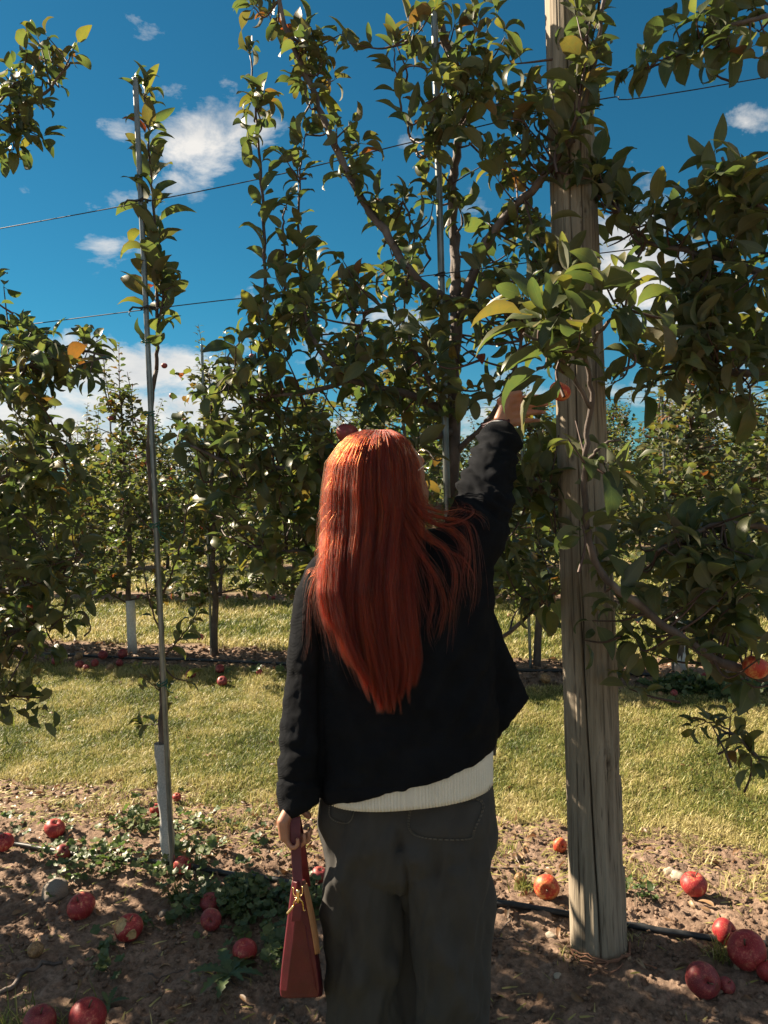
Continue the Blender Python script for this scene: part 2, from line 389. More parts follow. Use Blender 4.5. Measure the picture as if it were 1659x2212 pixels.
LEAFM = leaf_material('leaf_green', [(0, (.036, .053, .025)), (.35, (.053, .072, .031)), (.65, (.074, .091, .036)), (.86, (.105, .108, .042)), (.95, (.10, .095, .022)), (.985, (.105, .09, .026)), (1, (.10, .075, .028))],
                      (.17, .175, .125), (2.1, 2.5, 1.35), .34)
LEAFA = leaf_material('leaf_turning', [(0, (.042, .056, .024)), (.40, (.062, .072, .027)), (.72, (.085, .084, .027)), (.86, (.11, .08, .025)), (.95, (.13, .065, .02)), (1, (.18, .03, .02))],
                      (.20, .17, .12), (1.75, 1.75, 1.1), .38, .7)
DEADM = leaf_material('leaf_dead', [(0, (.07, .036, .02)), (.5, (.16, .09, .05)), (.8, (.27, .18, .11)), (1, (.34, .26, .18))], (.24, .18, .12), (1.2, 1, .8), .15)
LS = [leaf_shape(i, 7, c, f, w) for i, (c, f, w) in enumerate([(.55, .45, .40), (.8, .6, .37), (.35, .4, .45), (1.1, .7, .34), (.6, .25, .47), (.5, .95, .33), (.95, .35, .41), (.25, .65, .38)])]
LSL = [leaf_shape(40+i, 3, c, f, w) for i, (c, f, w) in enumerate([(.5, .35, .52), (.8, .5, .48), (.3, .3, .58), (.7, .2, .55)])]
LEAFMESH = [[mesh('leaf', V, F.astype(np.int32), mt, True, uv=uv) for (V, F, uv) in LS] for mt in (LEAFM, LEAFA)]
def frame(d, up):
    d = d/(np.linalg.norm(d, axis=-1, keepdims=True)+1e-9)
    y = np.cross(up, d); y /= np.linalg.norm(y, axis=-1, keepdims=True)+1e-9
    return np.stack([d, y, np.cross(d, y)], -1)           # columns are local x, y, z
def join_leaves(name, pos, rot, size, var, tone, mats, shapes, mi=None):
    Vs = []; Fs = []; Us = []; Ts = []; Ms = []; n0 = 0
    for k, (V, F, uv) in enumerate(shapes):
        i = np.where(var == k)[0]
        if not len(i): continue
        P = np.einsum('nij,vj->nvi', rot[i]*size[i][:, None, None], V)+pos[i][:, None, :]
        Vs.append(P.reshape(-1, 3)); Fs.append((F[None]+(np.arange(len(i))*len(V))[:, None, None]).reshape(-1, 4)+n0)
        Us.append(np.tile(uv, (len(i), 1))); Ts.append(np.repeat(tone[i], len(V))); n0 += len(i)*len(V)
        Ms.append(np.repeat(mi[i] if mi is not None else np.zeros(len(i), int), len(F)))
    return mesh(name, np.vstack(Vs), np.vstack(Fs).astype(np.int32), mats, True, np.concatenate(Ms), {'tone': np.concatenate(Ts)}, np.vstack(Us))

# ------------------------------------------------------------------ bark
def bark_material(name, a, b, light):
    m, t, out = newmat(name); tc = t.add('ShaderNodeTexCoord').outputs['Object']
    n = t.noise(t.map(tc, (1, 1, .35)), 30, 6, .65); n2 = t.noise(tc, 9, 3)
    c = t.ramp(n, [(.3, a), (.7, b)]); c = t.mix(t.ramp(n2, [(.5, 0.0), (.7, .6)]), c, light)
    bm = t.add('ShaderNodeBump', None, Strength=.7, Distance=.004, Height=t.noise(t.map(tc, (1, 1, .5)), 120, 5, .7))
    p = t.add('ShaderNodeBsdfPrincipled', None, Base_Color=c, Roughness=.75, Normal=bm.outputs[0]); t.l.new(p.outputs[0], out.inputs[0]); return m
BARK = bark_material('bark', (.045, .032, .026), (.13, .10, .085), (.24, .19, .16))
TWIG = simple('twig', (.075, .042, .032), .6, nscale=40)
# ------------------------------------------------------------------ front row apple trees
def inframe(p, mg=60):
    x, y, z = proj(Vector(p)); return z > .3 and -mg < x < 1659+mg and -mg < y < 2212+mg
DENS = .62
PRUNE = [(1095, 895, 52, 1), (1145, 885, 30, .8), (1209, 846, 46, 1), (1165, 830, 30, .8), (1215, 905, 35, .9), (750, 930, 44, 1), (1632, 1442, 46, 1), (1240, 920, 40, .6), (1250, 1340, 60, .7), (1270, 1280, 50, .6), (1370, 560, 60, .65), (1340, 500, 40, .5), (1355, 640, 50, .5), (1250, 480, 40, .4), (840, 380, 50, .6), (540, 560, 40, .7), (450, 700, 50, .8), (470, 600, 80, 1), (500, 760, 30, .5)]
class Tree:
    def __init__(s, base, label, seed, group='apple trees of the nearest row', dens=1.0):
        s.dens = DENS*dens; s.root = empty('apple_tree', base, label, 'tree', group); s.base = np.array(base); s.r = random.Random(seed)
        s.samples = []; s.leaves = []; s.tw = Acc(); s.np = np.random.default_rng(seed)
    def path(s, pts, per=5, wob=.006):
        P = catmull([tuple(R(*p)) for p in pts], per); n = len(P)
        P[1:-1] += s.np.normal(0, wob, (n-2, 3)) if n > 2 else 0; return P
    def limb(s, pts, r0, r1, name='branch', sides=8, mat=None, per=5, wob=.0022, leafy=0.0, ls=.085):
        P = s.path(pts, per, wob); n = len(P); rad = np.linspace(r0, r1, n)*(1+s.np.normal(0, .05, n))
        V, F = tube(P, rad, sides); o = obj(name, mesh(name, V, F, mat or BARK), s.root)
        for p in P: s.samples.append(p)
        if leafy: s.alongleaves(P, leafy, ls)
        return P
    def leaf(s, pos, d, size, autumn=.1, up=None, force=False):
        if not force:                                                 # pruned open where the photo shows fruit, hand and post free of leaves
            x, y, z = proj(Vector(pos)+Vector(d).normalized()*size*.6)
            for kx, ky, kr, kp in PRUNE:
                if (x-kx)**2+(y-ky)**2 < kr*kr and s.r.random() < kp: return
        up = np.array([0, 0, 1.]) if up is None else up
        upv = up+s.np.normal(0, .45, 3)
        s.leaves.append((np.array(pos), np.array(d), upv, 1.27*size*s.r.uniform(.72, 1.22), 1 if s.r.random() < autumn else 0))
    def alongleaves(s, P, spacing, ls, autumn=.1, tip=True, droop=.15, start=0.0):
        L = np.concatenate([[0], np.cumsum(np.linalg.norm(np.diff(P, axis=0), axis=1))]); tot = L[-1]; a = s.r.uniform(0, 6)
        q = start*tot+s.r.uniform(0, spacing)
        while q < tot:
            i = min(len(P)-2, int(np.searchsorted(L, q)-1)); i = max(i, 0); f = (q-L[i])/(L[i+1]-L[i]+1e-9)
            p = P[i]*(1-f)+P[i+1]*f; T = P[i+1]-P[i]; T /= np.linalg.norm(T)+1e-9
            a += 2.4+s.r.uniform(-.3, .3)
            u = np.cross(T, [.3, .2, 1]); u /= np.linalg.norm(u)+1e-9; v = np.cross(T, u)
            rad = u*math.cos(a)+v*math.sin(a)
            d = T*s.r.uniform(.6, 1.15)+rad*s.r.uniform(.7, 1)+np.array([0, 0, -droop+s.r.uniform(-.15, .2)])
            s.leaf(p, d, ls*(.75+.4*math.sin(math.pi*min(1, q/tot+.15))), autumn)
            if s.r.random() < .25: s.leaf(p, d*.5+rad+s.np.normal(0, .4, 3), ls*.6, autumn)
            q += spacing*s.r.uniform(.6, 1.4)
        if tip:
            T = P[-1]-P[-2]; T /= np.linalg.norm(T)+1e-9
            for k in range(4): s.leaf(P[-1], T+s.np.normal(0, .45, 3), ls*.75, autumn)
    def whip(s, pts, r0=.006, ls=.085, spacing=.03, autumn=.15, start=.05, name='branch'):
        P = s.path(pts, 8, .002); n = len(P); V, F = tube(P, np.linspace(r0, r0*.35, n), 6)
        obj(name, mesh(name, V, F, TWIG), s.root)
        for p in P[::3]: s.samples.append(p)
        s.alongleaves(P, spacing, ls, autumn, start=start)
    def mass(s, cx, cy, rx, ry, o0, o1, n, ls=.085, autumn=.08, tl=.22, k=7, updir=.35, dark=0):
        S_ = np.array(s.samples)
        for _ in range(max(1, int(n*s.dens+.5))):
            while True:
                a, b = s.r.uniform(-1, 1), s.r.uniform(-1, 1)
                if a*a+b*b < 1: break
            e = np.array(R(cx+a*rx, cy+b*ry, s.r.uniform(o0, o1)))
            j = int(np.argmin(((S_-e)**2).sum(1)+s.np.uniform(0, .02, len(S_)))); st = S_[j]
            dv = st-e; L = np.linalg.norm(dv)
            if L > tl*1.3: 
                st = e+dv/L*tl*s.r.uniform(.8, 1.2)+s.np.normal(0, .02, 3)
            if np.linalg.norm(st-e) < .05: st = e-np.array([s.r.uniform(-.05, .05), s.r.uniform(-.05, .05), .1])
            mid = (st+e)/2+s.np.normal(0, .015, 3)+np.array([0, 0, -.012]); P = catmull([st, mid, e+np.array([0, 0, updir*.04])], 4)
            s.tw.tube(P, np.linspace(.0042, .0018, len(P)), 4, cap=False)
            T = P[-1]-P[-2]; T /= np.linalg.norm(T)+1e-9
            for q in range(k):
                f = 1 if q < k*.6 else s.r.uniform(.35, .95); p = P[int(f*(len(P)-1))]
                rd = s.np.normal(0, 1, 3); rd /= np.linalg.norm(rd)+1e-9
                s.leaf(p, T*.35+rd*.95+np.array([0, 0, s.r.uniform(-.35, .3)]), ls*s.r.uniform(.7, 1.15), autumn)
    def done(s, nobj=290):
        if s.tw.n: tag(obj('twigs', s.tw.mesh('twigs', TWIG), s.root), kind='stuff')
        if not s.leaves: return
        pos = np.array([l[0] for l in s.leaves]); d = np.array([l[1] for l in s.leaves]); up = np.array([l[2] for l in s.leaves])
        sz = np.array([l[3] for l in s.leaves]); mi = np.array([l[4] for l in s.leaves]); rot = frame(d, up)
        var = s.np.integers(0, len(LS), len(sz)); tone = s.np.random(len(sz))
        vis = np.array([(1.0 if inframe(p, 20) else .001) for p in pos]); dist = np.linalg.norm(pos-np.array(O), axis=1)
        order = np.argsort(-vis*sz/dist**2.5); keep = order[:nobj]; keep = keep[vis[keep] > .5]; rest = np.setdiff1d(np.arange(len(sz)), keep)
        for i in keep:
            o = bpy.data.objects.new('leaf', LEAFMESH[mi[i]][var[i]]); COL.objects.link(o); o.parent = s.root
            m = Matrix([list(rot[i][k]*sz[i])+[pos[i][k]-s.base[k]] for k in range(3)]+[[0, 0, 0, 1]]); o.matrix_basis = m
        if len(rest):
            me = join_leaves('foliage', pos[rest], rot[rest], sz[rest], var[rest], tone[rest], [LEAFM, LEAFA], LS, mi[rest])
            tag(obj('foliage', me, s.root), kind='stuff')
        print('tree leaves', len(sz), 'objects', len(keep))

GUARD = simple('guard_mesh', (.42, .42, .40), .7, nscale=200, namp=.25, bump=.5, bscale=500)
def guard_part(root, p0, p1, rad, open_ang=0.0):
    """thin plastic sleeve round a trunk, slit open along one side"""
    p0, p1 = np.array(p0), np.array(p1); n = 14; a = np.linspace(open_ang+.25, open_ang+2*math.pi-.1, 20)
    V = []; 
    for q in (0, 1):
        for i in range(n):
            c = p0+(p1-p0)*i/(n-1); rr = (rad+.004*math.sin(i*1.7)-(.0016 if q else 0))*(1+.1*(i == n-1))
            for k, x in enumerate(a): V.append(c+np.array([math.cos(x)*rr, math.sin(x)*rr*.9, 0]))
    F = []
    for q in (0, 1):
        for i in range(n-1):
            for k in range(19):
                A = q*n*20+i*20+k; f = (A, A+1, A+21, A+20); F.append(f if q == 0 else f[::-1])
    for i in range(n-1):
        for k in (0, 19):
            A = i*20+k; B = A+n*20; f = (A, A+20, B+20, B); F.append(f if k == 0 else f[::-1])
    obj('trunk_guard', mesh('trunk_guard', V, F, GUARD), root)

# left tree, its trunk outside the frame
b = R(-190, 1800, .0); b.z = 0
TA = Tree(b, 'bushy dark apple tree filling the left edge of the picture', 1, dens=1.3)
TA.limb([(-190, 1850, 0), (-170, 1300, 0), (-180, 800, 0), (-160, 300, 0), (-150, -200, 0)], .028, .012, 'trunk')
TA.limb([(-165, 450, 0), (-80, 330, -.05), (20, 255, -.05), (95, 200, -.05), (150, 140, -.05)], .010, .004)
TA.limb([(-60, 300, 0), (0, 220, -.1), (30, 180, -.1)], .006, .003)
TA.limb([(-170, 900, 0), (-60, 830, -.1), (60, 790, -.1), (160, 760, -.05), (235, 770, -.05)], .012, .004)
TA.limb([(-180, 1150, 0), (-60, 1060, -.1), (60, 1010, -.1), (150, 960, -.1)], .013, .004)
TA.limb([(-180, 1350, 0), (-60, 1290, -.1), (80, 1260, -.15), (180, 1200, -.15)], .013, .004)
TA.limb([(-180, 1450, 0), (-60, 1400, -.1), (60, 1350, -.15), (150, 1330, -.15)], .013, .004)
TA.mass(60, 165, 60, 45, -.12, .05, 9, .075, .15); TA.mass(120, 110, 45, 28, -.12, .05, 6, .075, .35, k=5); TA.mass(35, 225, 65, 50, -.12, .05, 11, .075, .2)
TA.mass(40, 310, 60, 45, -.12, .05, 10, .078, .1)
TA.mass(0, 610, 12, 30, -.1, 0, 2, .08, .1, k=3); TA.mass(75, 735, 85, 30, -.2, .15, 14, .085); TA.mass(190, 745, 50, 22, -.1, .05, 5, .078, .15)
TA.mass(70, 840, 95, 75, -.35, .2, 30, .088); TA.mass(150, 820, 40, 40, -.2, .1, 5, .08); TA.mass(60, 980, 95, 90, -.35, .2, 34, .088)
TA.mass(80, 1140, 110, 110, -.35, .2, 36, .088); TA.mass(70, 1270, 110, 80, -.35, .15, 26, .088); TA.mass(45, 1400, 80, 70, -.35, .1, 16, .086)
TA.mass(150, 1060, 45, 80, -.2, .1, 8, .08); TA.mass(150, 1310, 40, 40, -.2, .1, 5, .08); TA.mass(5, 1520, 18, 22, -.4, -.3, 3, .08, k=5)
TA.mass(-120, 950, 110, 450, -.4, .4, 60, .09); TA.mass(-120, 300, 100, 300, -.3, .3, 22, .085)
TA.mass(-420, 1000, 170, 400, -.5, .4, 13, .1)
TA.done(280)

# sapling tied to the left pole
b = R(362, 1925, .0); b.z = 0
TB = Tree(b, 'thin young apple tree tied to the leftmost metal pole with a grey trunk guard', 2)
TB.limb([(366, 1935, 0), (352, 1700, 0), (349, 1560, .0), (350, 1400, .0), (338, 1180, .02), (322, 1000, .02), (326, 880, .02), (338, 800, .02)], .0125, .008, 'trunk', wob=.002)
TB.whip([(338, 800, .03), (340, 700, .03), (336, 560, .03), (328, 400, .03), (318, 280, .03), (312, 205, .03)], .008, .118, .0185, .10)
TB.whip([(338, 720, .03), (352, 640, .03), (345, 560, .05), (338, 520, .05)], .005, .08, .03, .2)
TB.mass(345, 625, 55, 42, -.02, .08, 5, .08, .2, k=6); TB.mass(318, 205, 12, 22, 0, .06, 2, .075, .2, k=4)
TB.whip([(348, 1290, 0), (372, 1235, 0), (392, 1170, 0), (405, 1100, 0), (412, 1060, 0)], .005, .06, .03, .3)
TB.whip([(352, 1420, 0), (385, 1385, 0), (415, 1345, 0), (432, 1310, 0)], .004, .065, .022, .2)
TB.whip([(356, 1500, 0), (325, 1475, 0), (300, 1450, 0)], .003, .07, .03, .2)
TB.whip([(352, 1570, 0), (335, 1565, 0), (310, 1568, 0)], .003, .075, .035, .0)
TB.whip([(345, 1360, 0), (325, 1310, 0), (312, 1230, 0), (308, 1180, 0)], .004, .055, .06, .2)
TB.whip([(322, 1140, 0), (295, 1110, 0), (270, 1080, 0)], .003, .07, .06, .3)
TB.mass(385, 1490, 35, 25, -.03, .05, 3, .055, .2, k=5)
guard_part(TB.root, R(371, 1925, 0)+Vector((-.006, 0, .01)), R(349, 1605, 0), .026, 1.0)
TB.done(290)

# central tree, trunk behind the person
b = R(985, 1985, .05); b.z = 0
TC = Tree(b, 'large central apple tree with many spreading branches behind the person', 3, dens=.84)
TC.limb([(985, 2000, .05), (984, 1500, .05), (980, 1100, .05), (982, 880, .05), (985, 640, .05)], .027, .021, 'trunk', per=6, wob=.003)
TC.limb([(985, 650, .05), (982, 540, .08), (976, 400, .1), (992, 300, .1), (1000, 190, .08), (962, 90, .05), (930, -30, .05)], .018, .012, 'trunk', wob=.003)
TC.limb([(988, 600, .05), (976, 480, .08), (974, 380, .08)], .012, .01)
TC.limb([(978, 655, .05), (925, 625, -.05), (880, 580, -.1), (830, 500, -.1), (770, 410, -.1), (722, 310, -.1), (690, 230, -.1), (650, 140, -.1), (612, 40, -.1), (590, -60, -.1)], .0165, .007)
TC.limb([(988, 700, .05), (1035, 560, 0), (1090, 470, -.05), (1160, 400, -.1), (1205, 340, -.1), (1245, 280, -.12), (1285, 130, -.15), (1310, -40, -.15)], .017, .006)
TC.limb([(985, 860, .05), (940, 840, 0), (900, 770, 0), (870, 690, .0)], .013, .006)
TC.limb([(980, 930, .05), (880, 960, -.1), (760, 1000, -.15), (640, 1010, -.2), (520, 1005, -.2), (400, 960, -.2)], .015, .005)
TC.limb([(980, 900, .05), (880, 850, 0), (760, 820, -.05), (680, 740, -.05), (650, 640, -.05)], .015, .006)
TC.limb([(760, 820, -.05), (650, 850, -.1), (560, 850, -.1), (500, 800, -.1)], .009, .004)
TC.limb([(980, 1080, .05), (860, 1150, 0), (740, 1190, 0), (620, 1190, -.05), (540, 1180, -.05)], .013, .004)
TC.limb([(985, 980, .05), (1060, 900, 0), (1110, 800, -.1), (1130, 720, -.15)], .011, .005)
TC.limb([(982, 1150, .05), (1070, 1080, -.05), (1150, 1060, -.1), (1230, 1090, -.1)], .012, .005)
TC.limb([(982, 1330, .05), (1070, 1380, 0), (1140, 1330, -.05), (1210, 1270, -.05)], .010, .004)
TC.whip([(580, 870, -.1), (574, 640, -.1), (566, 420, -.1), (553, 250, -.1), (540, 120, -.1)], .0075, .09, .034, .12)
TC.whip([(655, 650, -.05), (645, 500, -.05), (648, 380, -.05), (660, 290, -.05)], .006, .075, .028, .15)
TC.whip([(605, 760, -.1), (615, 600, -.1), (612, 480, -.1), (620, 440, -.1)], .006, .08, .03, .1)
TC.whip([(760, 800, -.1), (790, 680, -.1), (860, 650, -.1)], .005, .07, .03)
TC.whip([(930, 560, 0), (890, 480, -.05), (870, 430, -.05)], .005, .075, .028, .1)
TC.whip([(900, 330, 0), (870, 240, -.05), (855, 160, -.05), (850, 100, -.05)], .005, .088, .03, .1)
TC.whip([(1195, 370, -.1), (1245, 250, -.2), (1262, 140, -.2), (1275, 40, -.2)], .006, .09, .03, .1)
for a in ((590, 20, 50, 60, 9, .45), (640, 110, 60, 50, 11, .4), (610, 210, 70, 40, 8, .4), (690, 190, 55, 60, 11, .3), (735, 290, 60, 45, 8, .15), (770, 370, 40, 40, 5, .15),
          (560, 300, 45, 40, 3, .2), (800, 470, 45, 45, 6, .1), (640, 330, 30, 50, 4, .2), (720, 120, 40, 60, 5, .3)):
    TC.mass(a[0], a[1], a[2], a[3], -.18, .05, a[4], .075, a[5], tl=.14)
for a in ((900, 100, 50, 70, 5, .3), (1000, 60, 70, 70, 8, .3), (1060, 140, 50, 60, 7, .25), (960, 200, 80, 60, 12, .12), (1040, 260, 90, 70, 16, .08), (950, 300, 60, 50, 9, .08),
          (1130, 230, 70, 60, 12, .25), (1150, 310, 80, 60, 14, .12), (1080, 370, 70, 50, 10, .08), (890, 450, 60, 40, 8, .1), (850, 500, 50, 40, 6, .1), (960, 130, 50, 60, 6, .15), (940, 370, 40, 40, 4, .1),
          (1030, 460, 60, 40, 5, .1), (1100, 520, 70, 60, 9, .1), (1262, 40, 40, 50, 5, .08), (1250, 150, 35, 70, 5, .1), (1275, 290, 30, 60, 4, .05), (1270, 170, 40, 80, 8, .05), (1270, 420, 38, 70, 9, .05), (1250, 330, 40, 40, 5, .05), (1265, 50, 30, 50, 5, .05), (1240, 560, 55, 60, 7, .05), (1060, 100, 60, 60, 5, .2), (1010, 230, 60, 50, 5, .1)):
    TC.mass(a[0], a[1], a[2], a[3], -.2, .12, a[4], .08, a[5], tl=.16)
for a in ((640, 610, 80, 60, 14), (600, 700, 80, 60, 14), (730, 610, 50, 50, 6), (700, 700, 90, 60, 16), (800, 650, 60, 40, 6), (560, 760, 50, 40, 7), (850, 600, 80, 50, 9), (900, 700, 80, 60, 13),
          (790, 760, 130, 50, 22), (640, 830, 140, 60, 36), (850, 860, 110, 60, 20), (520, 880, 90, 60, 24), (450, 960, 80, 50, 20), (600, 960, 130, 70, 42), (760, 930, 120, 70, 26),
          (560, 1060, 130, 60, 34), (680, 1060, 100, 80, 32), (470, 1080, 60, 40, 7), (600, 1160, 110, 50, 24), (640, 1230, 60, 50, 8), (560, 1200, 60, 30, 5), (940, 930, 60, 70, 12), (940, 1030, 60, 80, 12),
          (1040, 720, 80, 80, 16), (1090, 640, 80, 70, 14), (1040, 840, 70, 50, 10), (1150, 560, 60, 80, 12), (1150, 700, 70, 70, 10), (960, 800, 60, 70, 8),
          (1150, 960, 70, 60, 13), (1160, 1060, 80, 70, 18), (1150, 1160, 80, 70, 20), (1150, 1260, 80, 50, 14), (1170, 1320, 40, 35, 4), (1210, 1000, 50, 60, 8)):
    TC.mass(a[0], a[1], a[2], a[3], -.28, .25, a[4], .086, .06, tl=.2)
TC.done(295)

# right tree, trunk outside the frame
b = R(1790, 2100, .0); b.z = 0
TD = Tree(b, 'leafy apple tree at the right edge reaching across in front of the wooden post', 4, dens=.85)
TD.limb([(1790, 2200, 0), (1780, 1500, 0), (1770, 800, 0), (1760, 200, 0), (1755, -200, 0)], .03, .014, 'trunk')
TD.limb([(1760, 60, 0), (1690, 30, -.05), (1620, 45, -.1), (1560, 60, -.1), (1480, 110, -.1), (1400, 150, -.1)], .009, .003)
TD.limb([(1765, 560, 0), (1700, 500, -.05), (1640, 440, -.1), (1580, 400, -.1), (1560, 340, -.1)], .01, .004)
TD.limb([(1770, 850, 0), (1650, 810, -.1), (1520, 800, -.1), (1420, 790, -.1), (1350, 740, -.15)], .015, .005)
TD.limb([(1770, 700, 0), (1660, 600, -.1), (1560, 560, -.1), (1480, 540, -.1), (1400, 520, -.1), (1340, 460, -.15)], .013, .004)
TD.limb([(1780, 1500, 0), (1690, 1470, -.2), (1560, 1430, -.35), (1460, 1370, -.45), (1370, 1300, -.5), (1300, 1240, -.52), (1268, 1150, -.54), (1262, 1050, -.56), (1268, 940, -.58), (1278, 850, -.6), (1262, 760, -.62), (1265, 700, -.64)], .014, .0045)
TD.limb([(1275, 880, -.6), (1230, 800, -.65), (1180, 750, -.72), (1130, 720, -.75)], .006, .003)
TD.limb([(1268, 760, -.62), (1310, 700, -.66), (1370, 660, -.7)], .006, .003)
TD.limb([(1780, 1200, 0), (1680, 1150, -.2), (1580, 1130, -.3), (1480, 1160, -.35), (1420, 1190, -.4)], .013, .004)
TD.limb([(1790, 1720, 0), (1700, 1680, -.1), (1640, 1640, -.12), (1590, 1590, -.15), (1540, 1570, -.15)], .008, .003)
TD.limb([(1268, 1000, -.58), (1300, 960, -.6), (1340, 950, -.6)], .005, .003)
TD.whip([(1620, 45, -.1), (1500, 95, -.1), (1420, 135, -.12), (1365, 150, -.12)], .005, .085, .03, .03)
for a in ((1500, 90, 70, 40, 7, .03), (1530, 140, 60, 40, 6, .03), (1590, 60, 50, 40, 5, .1), (1645, 40, 35, 50, 6, .3), (1420, 150, 40, 30, 3, .03), (1652, 160, 14, 40, 2, .3)):
    TD.mass(a[0], a[1], a[2], a[3], -.2, .0, a[4], .085, a[5], tl=.15, k=6)
for a in ((1560, 370, 60, 50, 8), (1620, 400, 60, 70, 12), (1540, 450, 90, 50, 14), (1470, 470, 70, 40, 8), (1620, 520, 60, 60, 12), (1500, 540, 90, 40, 10), (1560, 620, 100, 60, 19), (1620, 700, 60, 80, 16),
          (1500, 690, 90, 60, 17), (1560, 780, 110, 60, 22), (1440, 780, 90, 50, 14), (1380, 840, 70, 40, 7), (1600, 850, 70, 40, 9), (1350, 480, 60, 50, 6), (1320, 390, 60, 50, 5), (1330, 560, 60, 40, 3), (1262, 440, 45, 60, 6),
          (1400, 440, 60, 30, 4)):
    TD.mass(a[0], a[1], a[2], a[3], -.3, .12, a[4], .092, .07, tl=.2)
for a in ((1600, 1120, 70, 50, 9), (1540, 1180, 90, 60, 14), (1450, 1200, 80, 60, 12), (1600, 1250, 70, 60, 12), (1500, 1290, 90, 60, 15), (1400, 1310, 80, 50, 11), (1570, 1370, 90, 50, 13), (1320, 1240, 50, 40, 5),
          (1600, 1440, 60, 30, 5), (1480, 1410, 40, 30, 4), (1290, 1370, 40, 40, 3), (1370, 1400, 40, 30, 3), (1350, 1490, 20, 20, 2)):
    TD.mass(a[0], a[1], a[2], a[3], -.5, -.15, a[4], .086, .07, tl=.2)
# big bright leaves nearest the camera around the reaching hand
for a in ((1180, 730, 110, 50, -.85, -.65, 8, .105), (1290, 700, 100, 45, -.8, -.6, 8, .10), (1200, 650, 90, 40, -.7, -.5, 6, .095), (1230, 800, 60, 35, -.8, -.6, 4, .10), (1340, 640, 70, 50, -.75, -.55, 5, .10), (1400, 700, 50, 50, -.7, -.5, 4, .10),
          (1290, 950, 70, 40, -.65, -.5, 5, .085), (1330, 1030, 50, 40, -.65, -.5, 3, .085), (1240, 1150, 50, 60, -.6, -.45, 3, .085)):
    TD.mass(a[0], a[1], a[2], a[3], a[4], a[5], a[6], a[7], .0, tl=.13, k=6)
for i, (sx_, sy_, ex, ey, L) in enumerate(((1165, 705, 1035, 745, .125), (1180, 790, 1110, 850, .12), (1210, 800, 1165, 875, .115), (1150, 680, 1060, 690, .11), (1225, 640, 1210, 600, .10), (1330, 620, 1400, 570, .12), (1400, 690, 1455, 770, .12), (1300, 650, 1300, 600, .09), (1260, 640, 1330, 610, .10), (1190, 760, 1120, 790, .11), (1195, 800, 1150, 900, .11))):
    p0 = np.array(R(sx_, sy_, -.75)); p1 = np.array(R(ex, ey, -.8)); TD.leaf(p0, p1-p0, L*1.15, .0, np.array([0, .15, 1.]), True)
TD.whip([(1640, 1640, -.12), (1590, 1590, -.15), (1540, 1560, -.15), (1500, 1570, -.15)], .004, .06, .022, .05)
TD.mass(1560, 1565, 40, 20, -.2, -.1, 3, .06, .1, k=5); TD.mass(1640, 1640, 20, 30, -.2, -.1, 3, .06, .1, k=5); TD.mass(1630, 1500, 25, 20, -.3, -.2, 2, .08, .5, k=5)
TD.mass(1900, 900, 180, 700, -.5, .5, 50, .1)
TD.done(295)

